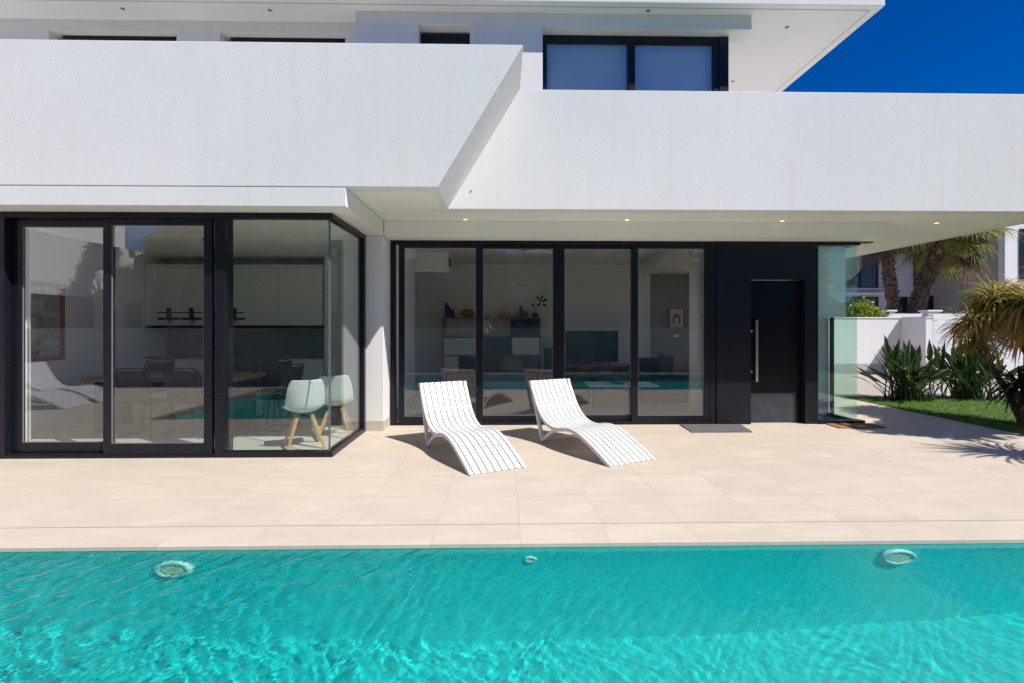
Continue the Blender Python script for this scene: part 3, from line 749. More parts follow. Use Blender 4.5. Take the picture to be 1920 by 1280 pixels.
# ================================================================== INSIDE: LIVING ROOM
t = thing('sideboard', 'tall wooden shelf sideboard with coloured fronts against the back wall', 'sideboard', (-.25, 11.85, 0))
X0, X1, y0, y1 = -1.36, .90, 11.72, 12.09
m_ = MB(); m_.box(X0, X1, y0, y1, 1.60, 1.64); m_.box(X0, X1, y0, y1, 1.16, 1.19); m_.box(X0, X1, y0, y1, .76, .79); m_.box(X0, X1, y0, y1, .36, .40)
for x in (X0, X1-.03): m_.box(x, x+.03, y0, y1, .40, .76); m_.box(x, x+.03, y0, y1, .79, 1.16); m_.box(x, x+.03, y0, y1, 1.19, 1.60)
m_.box(-1.0, -.975, y0, y1, .40, .76); m_.box(.52, .545, y0, y1, .40, .76)
obj('carcass', m_, M['shelfwood'], t, bevel=.003)
for x in (X0+.05, X1-.09): obj('leg', box(x, x+.04, y0+.05, y0+.09, .004, .36), M['shelfwood'], t)
for (a, c, z0_, z1_, mm) in ((X0+.03, -.46, .79, 1.16, M['cab']), (-.46, .22, .79, 1.16, M['tealfab']), (.24, X1-.03, .79, 1.16, M['cab']), (X0+.03, -1.0, .40, .76, M['cab']), (-.975, -.45, .40, .76, M['navy']), (.20, .52, 1.19, 1.60, M['navy']), (.53, X1-.03, 1.19, 1.60, M['navy']), (-.45, -.05, .40, .76, M['tealfab'])):
    obj('door_front', box(a+.004, c-.004, y0-.012, y0-.001, z0_+.004, z1_-.004), mm, t)
obj('back_panel', box(X0+.031, X1-.031, y1-.02, y1-.008, .402, 1.598), M['inner'], t)
def ornament(name, label, cat, mb, m, loc): tag(obj(name, mb, m, smooth=False), label, cat)
ornament('sculpture', 'dark blue stepped sculpture on the sideboard end', 'ornament', MB().prism([(-1.32, 1.641), (-1.10, 1.641), (-1.11, 1.83), (-1.16, 1.80), (-1.19, 1.86), (-1.26, 1.92), (-1.29, 2.02), (-1.33, 1.92)], 'y', 11.82, 11.90), M['navy'], 0)
m_ = MB().lathe([(.10, 1.641), (.16, 1.70), (.13, 1.80), (.07, 1.83), (.05, 1.832)], (-.80, 11.88, 0), 20)
ornament('basket', 'squat brown basket on the sideboard', 'basket', m_, M['brownframe'], 0)
m_ = MB().lathe([(.15, 1.641), (.14, 1.69), (.10, 1.74), (.04, 1.76), (.0001, 1.762)], (.05, 11.88, 0), 16)
ornament('stone_ornament', 'rounded pale stone on the sideboard', 'ornament', m_, M['cushion'], 0)
ornament('sculpture', 'grey ridged sculpture between the stone and the potted sprig', 'ornament', MB().prism([(.40, 1.641), (.62, 1.641), (.61, 1.76), (.55, 1.80), (.50, 1.78), (.45, 1.93), (.41, 1.86)], 'y', 11.82, 11.90), mat('grey_ceramic', (.16, .17, .19), .6), 0)
t = thing('potted_plant', 'small leafy sprig in a grey pot on the sideboard end', 'plant', (.78, 11.88, 1.641))
obj('pot', MB().lathe([(.05, 1.641), (.075, 1.68), (.07, 1.73), (.05, 1.74)], (.78, 11.88, 0), 16), mat('grey_pot', (.12, .12, .13), .6), t, smooth=True)
m_ = MB(); m_.tube([(.78, 11.88, 1.73), (.79, 11.88, 1.86), (.88, 11.87, 1.98)], .006, 6)
for (x, z, a) in ((.76, 1.88, 2.2), (.82, 1.90, .6), (.88, 1.98, 1.2), (.93, 2.0, .3), (.90, 2.06, .9), (.96, 2.05, -.2), (.86, 2.04, 1.9), (.95, 1.95, -.5)):
    d = Vector((math.cos(a), 0, math.sin(a))); m_.strap([Vector((x, 11.87, z)), Vector((x, 11.86, z))+d*.06, Vector((x, 11.85, z))+d*.11], [.006, .03, .004], (-d.z, 0, d.x), .2)
obj('sprig', m_, mat('dark_leaf', (.03, .07, .03), .6), t)
# television and bench
t = thing('tv_bench', 'low wooden media bench with open cubes under the television', 'bench', (2.3, 11.85, 0))
m_ = MB(); m_.box(1.35, 3.3, 11.65, 12.09, .52, .555); m_.box(1.35, 2.66, 11.66, 12.09, .06, .085)
for x in (1.35, 1.75, 2.2, 2.64): m_.box(x, x+.02, 11.66, 12.09, .085, .52)
m_.box(1.372, 2.638, 11.66, 12.09, .285, .30)
obj('carcass', m_, M['wood'], t)
obj('drawer_front', box(2.665, 3.29, 11.66, 12.08, .10, .515), M['navy'], t)
for x in (1.4, 2.5): obj('foot', box(x, x+.05, 11.7, 11.75, .004, .06), M['dark'], t)
t = thing('television', 'large flat dark television standing on the wooden bench', 'television', (2.1, 11.85, .556))
tv = obj('casing', box(1.49, 2.72, 11.83, 11.87, .62, 1.32), M['dark'], t, bevel=.004)
obj('screen', box(1.50, 2.71, 11.826, 11.8295, .632, 1.31), M['screen'], t)
for x in (1.68, 2.5): obj('foot', MB().tube([(x, 11.75, .562), (x+.02, 11.85, .625), (x, 11.95, .562)], .009, 6), M['dark'], t)
# coffee table and bowl
t = thing('coffee_table', 'low white topped coffee table behind the living room glass', 'table', (2.2, 9.2, 0))
obj('tabletop', box(1.55, 2.75, 8.85, 9.5, .38, .41), M['cab'], t, bevel=.003)
for x in (1.6, 2.68):
    for y in (8.88, 9.44): obj('leg', box(x, x+.025, y, y+.025, .004, .379), M['dark'], t)
t = MB().lathe([(.10, .411), (.19, .47), (.23, .51), (.215, .51), (.09, .42), (.0001, .415)], (2.1, 9.2, 0), 24)
tag(obj('bowl', t, M['tealfab'], smooth=True), 'wide dark bowl on the coffee table', 'bowl')
# sofa with cushions
t = thing('sofa', 'long charcoal fabric sofa in front of the darker wall', 'sofa', (3.7, 9.9, 0))
obj('base', box(2.75, 4.9, 9.5, 10.3, .08, .42), M['sofa'], t, bevel=.03); obj('backrest', box(2.75, 4.9, 10.31, 10.55, .08, .80), M['sofa'], t, bevel=.05)
obj('armrest', box(2.55, 2.74, 9.5, 10.55, .08, .62), M['sofa'], t, bevel=.04)
for x in (2.6, 4.8): obj('foot', box(x, x+.05, 9.55, 9.6, .004, .08), M['dark'], t)
def cushion(label, c, rz, m):
    mb = MB(); n = 8; g_ = {}
    for s_ in (1, -1):
        for i in range(n+1):
            for j in range(n+1):
                u, v = -1+2*i/n, -1+2*j/n; th = .075*(1-u*u)**.5*(1-v*v)**.5 if abs(u) < 1 and abs(v) < 1 else 0
                k = (i, j, s_ if th > 0 else 0)
                if k not in g_: g_[k] = mb.b.verts.new((u*.22*(1-.05*(1-v*v)), s_*th, v*.22*(1-.05*(1-u*u))))
        for i in range(n):
            for j in range(n):
                vs = []
                for a in ((i, j), (i+1, j), (i+1, j+1), (i, j+1)):
                    vs.append(g_.get((a[0], a[1], s_)) or g_.get((a[0], a[1], 0)))
                mb.face(vs)
    o = obj('cushion', mb, m, smooth=True); o.location = c; o.rotation_euler = (R(-20), R(8), rz); tag(o, label, 'cushion')
cushion('dark blue cushion leaning on the sofa back', (3.35, 10.18, .66), R(8), M['tealfab'])
cushion('beige cushion leaning on the sofa beside the dark blue one', (3.62, 10.1, .65), R(-18), M['cushion'])
# print on the darker wall: dark arch shapes on paper
t = thing('framed_print', 'small framed print of dark rounded strokes on the darker wall', 'print', (3.95, 12.19, 1.4))
m_ = MB(); a, c, z0_, z1_ = 4.03, 4.40, 1.38, 1.86
m_.box(a, c, 12.17, 12.197, z0_, z0_+.02); m_.box(a, c, 12.17, 12.197, z1_-.02, z1_); m_.box(a, a+.02, 12.17, 12.197, z0_+.02, z1_-.02); m_.box(c-.02, c, 12.17, 12.197, z0_+.02, z1_-.02)
obj('frame', m_, M['brownframe'], t); obj('print', box(a+.02, c-.02, 12.18, 12.197, z0_+.02, z1_-.02), M['paper'], t)
m_ = MB(); m_.tube([(4.14, 12.178, 1.49), (4.14, 12.178, 1.66), (4.20, 12.178, 1.69), (4.29, 12.178, 1.68), (4.29, 12.178, 1.49)], .012, 6); m_.tube([(4.20+.03*math.cos(q), 12.178, 1.68+.045*math.sin(q)) for q in [i*.52 for i in range(13)]], .008, 6)
obj('drawn_stroke', m_, M['dark'], t)
# light switch, ceiling lamp, armchair
tag(obj('wall_socket', box(4.16, 4.28, 12.188, 12.198, 1.16, 1.23), M['cab'], bevel=.003), 'white wall socket plate below the framed print', 'socket')
t = thing('ceiling_lamp', 'flat round pale ceiling lamp in the living room', 'ceiling lamp', (.68, 9.7, 2.89))
obj('shade', MB().lathe([(.0001, 2.80), (.26, 2.805), (.28, 2.83), (.27, 2.86)], (.68, 9.7, 0), 32), M['cab'], t, smooth=True)
obj('ceiling_plate', MB().lathe([(.20, 2.861), (.20, 2.894)], (.68, 9.7, 0), 28), M['cushion'], t)
t = thing('armchair', 'slim teal armchair standing between the sideboard and the television', 'chair', (1.12, 11.1, 0))
obj('seat', box(.92, 1.36, 10.9, 11.4, .40, .47), M['tealfab'], t, bevel=.02)
m_ = MB().prism([(11.38, .48), (11.44, .48), (11.52, .95), (11.47, .95)], 'x', .94, 1.34); obj('backrest', m_, M['tealfab'], t, bevel=.02)
for x in (.94, 1.34): obj('leg', MB().tube([(x, 10.95, .404), (x, 10.88, .01), (x, 11.46, .01), (x, 11.38, .404)], .01, 7), M['dark'], t)

# ================================================================== PLANTS
def leafmat(n, a, b, tr=.3, rough=.45): return varied(n, a, b, 6, rough, .5, 3, tr)
LM = {'bop': leafmat('strelitzia_leaf', (.03, .07, .02), (.06, .10, .026), .22, .36),
      'bopyel': leafmat('yellowing_leaf', (.16, .17, .03), (.10, .13, .025), .25),
      'pand': leafmat('strap_leaf_green', (.16, .19, .04), (.27, .26, .06), .42, .5),
      'panddry': leafmat('strap_leaf_dry', (.45, .25, .09), (.58, .37, .15), .38, .6),
      'panddark': leafmat('strap_leaf_dark', (.012, .03, .012), (.03, .05, .018), .2, .45),
      'palm': leafmat('fan_palm_leaf', (.13, .17, .03), (.24, .23, .05), .4, .4),
      'palmdry': leafmat('fan_palm_dry', (.15, .07, .035), (.2, .10, .05), .2, .8),
      'bush': leafmat('bush_leaf', (.17, .23, .02), (.26, .31, .03), .35, .5),
      'tree': leafmat('tree_leaf', (.025, .05, .015), (.045, .075, .02), .25, .5)}
bark = varied('brown_bark', (.10, .06, .035), (.17, .105, .065), 22, .9, bs=.8, stretch=(1, 1, .35))
barkp = varied('palm_bark', (.05, .028, .018), (.30, .19, .12), 11, .95, bs=.6)

def strelitzia(label, x, y, h, n, spread, seed, cat='plant'):
    r = random.Random(seed)
    t = thing('bird_of_paradise_plant', label, cat, (x, y, 0), 0, 'bird of paradise plants on the turf')
    st, lf, ye = MB(), MB(), MB(); lf.raw = ye.raw = True
    for i in range(n):
        az = r.uniform(0, 6.283); q = r.random(); tilt = (.08 + .85*q**1.15)*spread
        hh = h*(1-.38*q)*r.uniform(.78, 1.04); d = Vector((math.cos(az), math.sin(az), 0))
        b0 = Vector((x + r.gauss(0, .18), y + r.gauss(0, .14), .004)); bl = r.uniform(.34, .56)*h/1.15; sl_ = max(.12, hh-bl*.7)
        pts = []
        for k in range(5):
            u = k/4; pts.append(b0 + Vector((0, 0, 1))*sl_*u*(1-.12*tilt*u) + d*tilt*sl_*.75*u**1.5)
        st.tube(pts, [.013, .011, .009, .008, .007], 5)
        dv = (pts[-1]-pts[-2]).normalized(); side = dv.cross(Vector((r.gauss(0, .5), r.gauss(0, .5), 1))).normalized()
        if side.length < .1: side = Vector((1, 0, 0))
        droop = r.uniform(.0, .35)*tilt
        lp = [pts[-1] + dv*bl*k/6 - Vector((0, 0, 1))*droop*bl*(k/6)**2 for k in range(7)]
        wd = r.uniform(.034, .058)
        (ye if r.random() < .09 else lf).strap(lp, [wd*v for v in (.18, .72, 1, .95, .75, .42, .02)], side, r.uniform(.25, .6))
    obj('stems', st, LM['bop'], t); obj('leaves', lf, LM['bop'], t); obj('yellow_leaves', ye, LM['bopyel'], t)
    return t
strelitzia('dark bird of paradise plant nearest the glass corner, its lowest leaf stretching towards the glass', 7.98, 9.85, 1.14, 115, 1.3, 3)
strelitzia('bird of paradise plant with sunlit tips standing before the slatted gate', 9.35, 10.0, 1.14, 125, 1.2, 11)

def rosette(mb, dry, c, n, ln, up, r, wd=.012, droopf=1.0, dryfrac=.4):
    for i in range(int(n*1.5)):
        az = r.uniform(0, 6.283); el = r.uniform(-.25, 1.25)*up; l = ln*r.uniform(.7, 1.15)
        d = Vector((math.cos(az)*math.cos(el), math.sin(az)*math.cos(el), math.sin(el)))
        g_ = r.uniform(.45, 1.1)*droopf; pts = []; p = Vector(c) + d*.02; v = d.copy()
        for k in range(8):
            pts.append(p.copy()); p = p + v*l/7; v = (v + Vector((0, 0, -.26*g_)) + Vector((r.gauss(0, .05), r.gauss(0, .05), 0))).normalized()
        w_ = wd*r.uniform(.7, 1.3); isdry = el < .25 and r.random() < dryfrac*1.5 or r.random() < dryfrac*.5
        side = d.cross(Vector((0, 0, 1)))
        if side.length < .05: side = Vector((1, 0, 0))
        (dry if isdry else mb).strap(pts, [w_*q for q in (.8, 1, 1, .95, .85, .7, .45, .05)], side, .35)
def strap_tree(name, label, stems, rosettes, seed, base, lm, dm, trunk_r=.05):
    r = random.Random(seed); t = thing(name, label, 'tree' if 'tree' in name else 'plant', base)
    for pts, r0, r1 in stems:
        cv = smooth_curve(pts, 5); nn = len(cv)
        obj('trunk', MB().tube(cv, [r0 + (r1-r0)*i/(nn-1) for i in range(nn)], 10), bark, t, smooth=True)
    a, d = MB(), MB(); a.raw = d.raw = True
    for c, n, ln, up, drp, dry in rosettes: rosette(a, d, c, n, ln, up, r, .0145, drp, dry)
    obj('leaves', a, lm, t); obj('dry_leaves', d, dm, t); return t
strap_tree('dragon_tree', 'sprawling strap leaved tree with brown drooping leaf heads at the lawn edge',
    [([(7.78, 7.36, 0), (7.80, 7.38, .5), (7.84, 7.42, 1.0), (7.86, 7.45, 1.55)], .075, .045),
     ([(7.74, 7.42, .02), (7.60, 7.5, .48), (7.45, 7.56, .78), (7.32, 7.58, 1.15), (7.17, 7.6, 1.36)], .05, .032),
     ([(7.84, 7.42, 1.0), (7.70, 7.5, 1.35), (7.55, 7.6, 1.68)], .04, .03),
     ([(7.86, 7.45, 1.5), (8.1, 7.3, 1.75), (8.25, 7.2, 1.95)], .04, .03), ([(7.45, 7.56, .78), (7.44, 7.7, .98), (7.42, 7.8, 1.12)], .025, .02)],
    [((7.17, 7.6, 1.40), 125, .50, 1, 1.5, .4), ((7.52, 7.6, 1.74), 135, .58, 1, 1.5, .5), ((7.85, 7.45, 1.76), 110, .65, 1, 1.6, .5), ((8.25, 7.2, 1.98), 135, .65, 1, 1.4, .45), ((7.70, 7.75, 1.82), 125, .6, 1, 1.5, .45),
     ((7.44, 7.8, 1.15), 90, .42, 1, 1, .3), ((7.95, 7.9, 1.80), 110, .6, 1, 1.5, .5), ((7.70, 7.35, 1.64), 95, .8, .35, 1.7, .8), ((7.95, 7.3, 1.68), 105, .85, .35, 1.7, .8), ((7.40, 7.55, 1.55), 90, .6, .4, 1.7, .7), ((7.62, 7.2, 1.72), 120, .62, 1, 1.6, .45), ((7.9, 7.1, 1.55), 90, .9, .2, 1.8, .8), ((7.72, 7.1, 1.4), 80, .8, .2, 1.8, .7)], 5, (7.78, 7.36, 0), LM['pand'], LM['panddry'])
strap_tree('yucca_plant', 'low clump of dark arching strap leaves at the foot of the dragon tree',
    [([(7.62, 7.25, 0), (7.60, 7.28, .3), (7.58, 7.3, .5)], .05, .04)],
    [((7.58, 7.3, .55), 105, .55, .9, 1.0, .04), ((7.78, 7.2, .42), 100, .5, .9, 1.0, .05)], 9, (7.62, 7.25, 0), LM['panddark'], LM['panddry'])
strap_tree('yucca_plant', 'tall spiky yucca standing beside the pool end right of the terrace',
    [([(7.5, 4.5, 0), (7.52, 4.52, 1.2), (7.47, 4.5, 2.3)], .09, .06)], [((7.47, 4.5, 2.35), 90, .78, 1, .75, .1)], 21, (7.5, 4.5, 0), LM['pand'], LM['panddry'])

def fan_palm(label, pts, r0, r1, seed, nleaf=34, size=1.0, skirt=12, tsc=260, group='fan palms by the houses'):
    r = random.Random(seed); t = thing('palm_tree', label, 'palm tree', pts[0], 0, group)
    cv = smooth_curve(pts, 10); nn = len(cv)
    tr = MB(); tr.tube(cv, [r0 + (r1-r0)*i/(nn-1) + r.uniform(-.012, .012) for i in range(nn)], 14)
    for k in range(tsc):                                   # cut leaf bases
        u = r.random()*(nn-1.01); i = int(u); p = cv[i].lerp(cv[i+1], u-i); rad = r0 + (r1-r0)*u/(nn-1)
        a = r.uniform(0, 6.283); d = Vector((math.cos(a), math.sin(a), 0)); s_ = Vector((-d.y, d.x, 0))
        b0 = p + d*rad*.93; h = r.uniform(.10, .2); o_ = r.uniform(.05, .11)
        v = [tr.b.verts.new(q) for q in (b0-s_*.055-Vector((0, 0, h*.4)), b0+s_*.055-Vector((0, 0, h*.4)), b0+d*o_+s_*.03+Vector((0, 0, h*.6)), b0+d*o_-s_*.03+Vector((0, 0, h*.6)), b0-s_*.05+Vector((0, 0, h*.5)), b0+s_*.05+Vector((0, 0, h*.5)))]
        for q in ((0, 1, 2, 3), (3, 2, 5, 4), (0, 3, 4), (1, 5, 2)): tr.face([v[i_] for i_ in q])
    tr.raw = True
    obj('trunk', tr, barkp, t)
    top = cv[-1]; gl_, dl_ = MB(), MB(); gl_.raw = dl_.raw = True
    for i in range(nleaf + skirt):
        dead = i >= nleaf; az = r.uniform(0, 6.283)
        el = r.uniform(-1.3, -.95) if dead else r.uniform(-.95, 1.3)
        d = Vector((math.cos(az)*math.cos(el), math.sin(az)*math.cos(el), math.sin(el)))
        pl = r.uniform(.55, 1.0)*size; mb = dl_ if dead else gl_
        e = top + d*pl + Vector((0, 0, -.08*pl)); mb.tube([top + Vector((0, 0, r.uniform(-.25, .1))), top + d*pl*.55, e], [.022, .017, .012], 4)
        side = d.cross(Vector((0, 0, 1))).normalized(); upn = side.cross(d).normalized()
        ns = 26
        for k in range(ns):
            q = (-1 + 2*k/(ns-1))*2.05; v = (d*math.cos(q) + side*math.sin(q)).normalized(); l = r.uniform(.62, .82)*size*(1-.12*abs(q)/2)
            p1 = e + v*l*.5 + upn*.03; dr = r.uniform(.25, .6)*(1.0 if not dead else 1.4)
            p2 = e + v*l*.8 - Vector((0, 0, dr*l*.3)); p3 = e + v*l*(.95) - Vector((0, 0, dr*l*.95))
            ws = v.cross(upn)
            mb.strap([e, e + v*l*.25 + upn*.015, p1, p2, p3], [.006, .022*size, .024*size, .012, .002], ws, .25)
    obj('fronds', gl_, LM['palm'], t); obj('dead_fronds', dl_, LM['palmdry'], t); return t
fan_palm('upright fan palm left of the leaning one, before the shaded white house', [(15.7, 20, .0), (15.65, 20, 2), (15.4, 20, 4), (15.35, 20, 5.5)], .22, .20, 4, 40, 1.2, 1)
fan_palm('leaning fan palm with hanging dry fronds before the beige house side', [(16.4, 20, 0), (16.55, 20, 2), (17.15, 20, 3.7), (17.8, 19.8, 5.3)], .30, .27, 8, 50, 1.45, 1)

def leafy(label, name, c, rad, n, leaf, lm, seed, trunk=None, cat='tree', clumps=14, group=None):
    r = random.Random(seed); c = Vector(c); t = thing(name, label, cat, (c.x, c.y, 0), 0, group)
    m_ = MB(); m_.raw = True; cl = []
    for k in range(clumps):
        a, u = r.uniform(0, 6.283), r.uniform(-.6, 1); q = (1-u*u)**.5 if abs(u) < 1 else 0
        cl.append((c + Vector((math.cos(a)*q*rad[0], math.sin(a)*q*rad[1], u*rad[2]))*r.uniform(.35, .8), r.uniform(.3, .5)) if False else (c + Vector((math.cos(a)*q*rad[0], math.sin(a)*q*rad[1], u*rad[2]))*r.uniform(.4, .72), r.uniform(.32, .52)))
    for i in range(n):
        cc, s_ = r.choice(cl); v = Vector((r.gauss(0, 1), r.gauss(0, 1), r.gauss(0, 1))).normalized()*r.random()**.33
        p = cc + Vector((v.x*rad[0], v.y*rad[1], v.z*rad[2]))*s_
        a = Vector((r.gauss(0, 1), r.gauss(0, 1), r.gauss(0, .6))).normalized(); b_ = a.orthogonal().normalized(); b_ = (b_*math.cos(i) + a.cross(b_)*math.sin(i))
        l, wd = leaf*r.uniform(.7, 1.3), leaf*.32
        m_.face([m_.b.verts.new(q) for q in (p, p + a*l*.5 + b_*wd, p + a*l, p + a*l*.5 - b_*wd)])
    obj('crown', m_, lm, t)
    if trunk:
        m_ = MB(); b0 = Vector((c.x, c.y, 0)); m_.tube([b0, b0 + (c-b0)*.5 + Vector((.1, 0, 0)), c], [trunk, trunk*.8, trunk*.5], 9)
        for cc, s_ in cl[:6]: m_.tube([b0 + (c-b0)*.6, (b0 + (c-b0)*.8).lerp(cc, .5), cc], [trunk*.45, trunk*.3, trunk*.1], 6)
        obj('trunk', m_, bark, t)
    return t
leafy('rounded yellow green bush showing over the white boundary wall', 'bush', (12.1, 16.9, 1.45), (.95, .8, .85), 5200, .13, LM['bush'], 31, .05, 'bush', 22)
leafy('broad dark leaved tree standing right of the terrace by the lawn', 'garden_tree', (9.9, 4.75, 5.0), (1.35, .95, .9), 4200, .16, LM['tree'], 33, .11, 'tree', 16)
# trees behind the camera, seen mirrored in the glass
for k, (x, y, z, rr) in enumerate(((-12.2, -10.8, 3.7, 2.7), (-8.2, -9.8, 3.8, 3.0), (-2.5, -11.5, 4.4, 3.3), (3.5, -12, 4.0, 3.2), (8.5, -13, 4.3, 3.4), (14, -12, 4.4, 3.4))):
    leafy(['bushy dark tree beside the mirrored white house', 'dark tree next right of the bushy one behind the far pool wall', 'dark tree left of the middle one behind the far pool wall', 'middle dark tree behind the far pool wall', 'dark tree right of the middle one behind the far pool wall', 'dark tree farthest right behind the far pool wall'][k],
          'garden_tree', (x, y, z), (rr, rr*.9, 3.2), 5200, .42, LM['tree'], 50+k, .2, 'tree', 22, 'trees behind the far pool wall')
hg = thing('hedge', 'dense dark clipped hedge behind the low wall of the far pool deck', 'hedge', (2, -2.8, 0))
m_ = MB(); m_.raw = True; r_ = random.Random(90)
for k in range(6500):
    p = Vector((r_.uniform(-4.6, 16), -2.3 - abs(r_.gauss(0, .2)), r_.uniform(.05, 2.4))); a = Vector((r_.gauss(0, 1), r_.gauss(0, .6), r_.gauss(0, 1))).normalized(); b_ = a.orthogonal().normalized()
    m_.face([m_.b.verts.new(q) for q in (p, p+a*.11+b_*.06, p+a*.22, p+a*.11-b_*.06)])
obj('foliage', m_, LM['tree'], hg); obj('dark_core', box(-4.6, 16, -3.6, -2.6, 0, 2.25), mat('hedge_inner', (.012, .02, .008), .9), hg)  # solid core box, near black for the shade among the leaves
h2 = thing('hedge', 'tall dark hedge farther back beside the mirrored white house', 'hedge', (-8, -14, 0))
m_ = MB(); m_.raw = True
for k in range(5500):
    p = Vector((r_.uniform(-22, -1), -13.4 + abs(r_.gauss(0, .3)), r_.uniform(.05, 3.9 + .5*math.sin(k)))); a = Vector((r_.gauss(0, 1), r_.gauss(0, .6), r_.gauss(0, 1))).normalized(); b_ = a.orthogonal().normalized()
    m_.face([m_.b.verts.new(q) for q in (p, p+a*.17+b_*.09, p+a*.34, p+a*.17-b_*.09)])
obj('foliage', m_, LM['tree'], h2); obj('dark_core', box(-22, -1, -14.4, -13.42, 0, 3.7), mat('hedge_shade_inner', (.012, .02, .008), .9), h2)  # core is a solid box with the inner shade in its colour
fan_palm('fan palm behind the far pool wall, reflected in the dining room glass', [(-12.2, -7.8, 0), (-12.2, -7.8, 3), (-12.15, -7.8, 5.1)], .25, .2, 71, 34, 1.2, 12, 60)

# ================================================================== WALLS AND NEIGHBOURS
def wall(name, label, mbs):
    t = thing(name, label, 'wall', mbs[0][2])
    for nm, mb, _, m in mbs: obj(nm, mb, m, t, bevel=.006)
    return t
plw = M['white']; cap = M['smooth']
plinth = varied('grey_plinth', (.42, .41, .39), (.47, .46, .44), 5, .85)
wall('boundary_wall', 'white garden boundary wall with grey plinth ending at the slatted gate',
     [('panel', MB().box(5.5, 12.2, 15.3, 15.5, .31, 1.66).box(12.2, 12.4, 14.4, 15.5, .31, 1.66), (9, 15.3, 0), plw), ('plinth', MB().box(5.5, 12.195, 15.285, 15.5, -.006, .308).box(12.19, 12.41, 14.39, 15.5, -.006, .308), 0, plinth), ('coping', MB().box(5.5, 12.19, 15.28, 15.52, 1.662, 1.70).box(12.19, 12.42, 14.38, 15.52, 1.662, 1.70), 0, plw)])
t = thing('gate', 'white horizontal slatted garden gate under a pale beam', 'gate', (13.5, 14.45, 0))
gm = mat('white_gate_paint', (.72, .72, .73), .45)
for k in range(12): obj('slat', box(12.56, 16.4, 14.44, 14.47, .12+k*.118, .12+k*.118+.105), gm, t, bevel=.004)
obj('post', box(12.43, 12.55, 14.42, 14.52, 0, 1.6), gm, t, bevel=.004); obj('top_beam', box(12.43, 16.6, 14.40, 14.56, 1.62, 1.76), plw, t, bevel=.004)
obj('handle', box(12.60, 12.62, 14.40, 14.435, .72, .86), M['dark'], t)
t = thing('street_wall', 'low white wall with capped posts beyond the garden wall, below the palms', 'wall', (14, 17.5, 0))
obj('panel', box(10.5, 22, 17.5, 17.7, -.006, 1.86), plw, t)
for a, c in ((13.40, 13.68), (14.86, 15.28)):
    p_ = obj('post', box(a, c, 17.42, 17.78, -.006, 1.93), plw, t, bevel=.006); obj('cap', box(a-.05, c+.05, 17.38, 17.82, 1.932, 1.985), cap, p_, bevel=.006)
# shaded neighbour house
curt = varied('pale_curtain', (.42, .41, .40), (.58, .57, .55), 7, .9, stretch=(6, 1, .3))
nh = thing('neighbour_house', 'shaded white house with dark framed curtained windows behind the palms', 'house', (20, 26, 0))
obj('wall', MB().box(8, 22.4, 26, 26.3, 0, 9.5), stucco('white_render_shade_tinted', (.58, .60, .66), .3), nh)  # blue shade on the white house put into the wall colour
obj('added_shade_slab', box(8, 22.39, 23.4, 25.998, 6.2, 6.45), plw, nh)  # unseen slab, added to cast shade on this front
def nwin(x0, x1, z0, z1, y=26, par=nh, curtain=False, mull=None):
    m_ = MB(); f = .07
    m_.box(x0, x0+f, y-.06, y-.002, z0, z1); m_.box(x1-f, x1, y-.06, y-.002, z0, z1); m_.box(x0+f, x1-f, y-.06, y-.002, z0, z0+f); m_.box(x0+f, x1-f, y-.06, y-.002, z1-f, z1)
    if mull: m_.box(mull-.04, mull+.04, y-.06, y-.002, z0+f, z1-f)
    o = obj('window', m_, M['dark'], par)
    obj('pane', box(x0+f, x1-f, y-.02, y-.006, z0+f, z1-f), M['screen'] if not curtain else curt, o)
    return o
def curtain_win(x0, x1, z0, z1):
    o = nwin(x0, x1, z0, z1, mull=x0+.85*(x1-x0)*.68)
    m_ = MB(); n = 40; rows = [[], []]
    a, c = x0+.1, x0+(x1-x0)*.62
    for i in range(n+1):
        u = i/n; x = a+(c-a)*u; yy = 25.955+.02*math.sin(u*46)
        rows[0].append(m_.b.verts.new((x, yy, z0+.12 + .75*u**1.6*(z1-z0)*.55))); rows[1].append(m_.b.verts.new((x, yy, z1-.08)))
    for i in range(n): m_.face([rows[0][i], rows[0][i+1], rows[1][i+1], rows[1][i]])
    obj('curtain', m_, curt, o, smooth=True)
curtain_win(17.3, 19.5, 3.40, 5.6); nwin(17.3, 19.5, 1.9, 2.93); nwin(20.05, 21.05, 2.1, 2.93); nwin(21.36, 22.39, 3.54, 5.7); nwin(21.3, 22.39, 2.2, 2.99)
obj('sill', box(17.2, 19.6, 25.9, 25.998, 3.30, 3.39), plw, nh); obj('balcony_slab', box(16.0, 19.8, 25.3, 25.998, 3.02, 3.10), plw, nh)
beige = stucco('beige_render', (.40, .37, .345), .4)
n2 = thing('neighbour_house', 'beige sided white house standing nearest the right picture edge', 'house', (26, 24, 0))
obj('side_wall', box(22.4, 22.6, 22.5, 32, 0, 9), beige, n2); obj('wall', box(22.4, 34, 22.2, 22.498, 0, 9), plw, n2)
nwin(23.05, 25.0, 3.5, 5.75, 22.2, n2, False, 24.0)
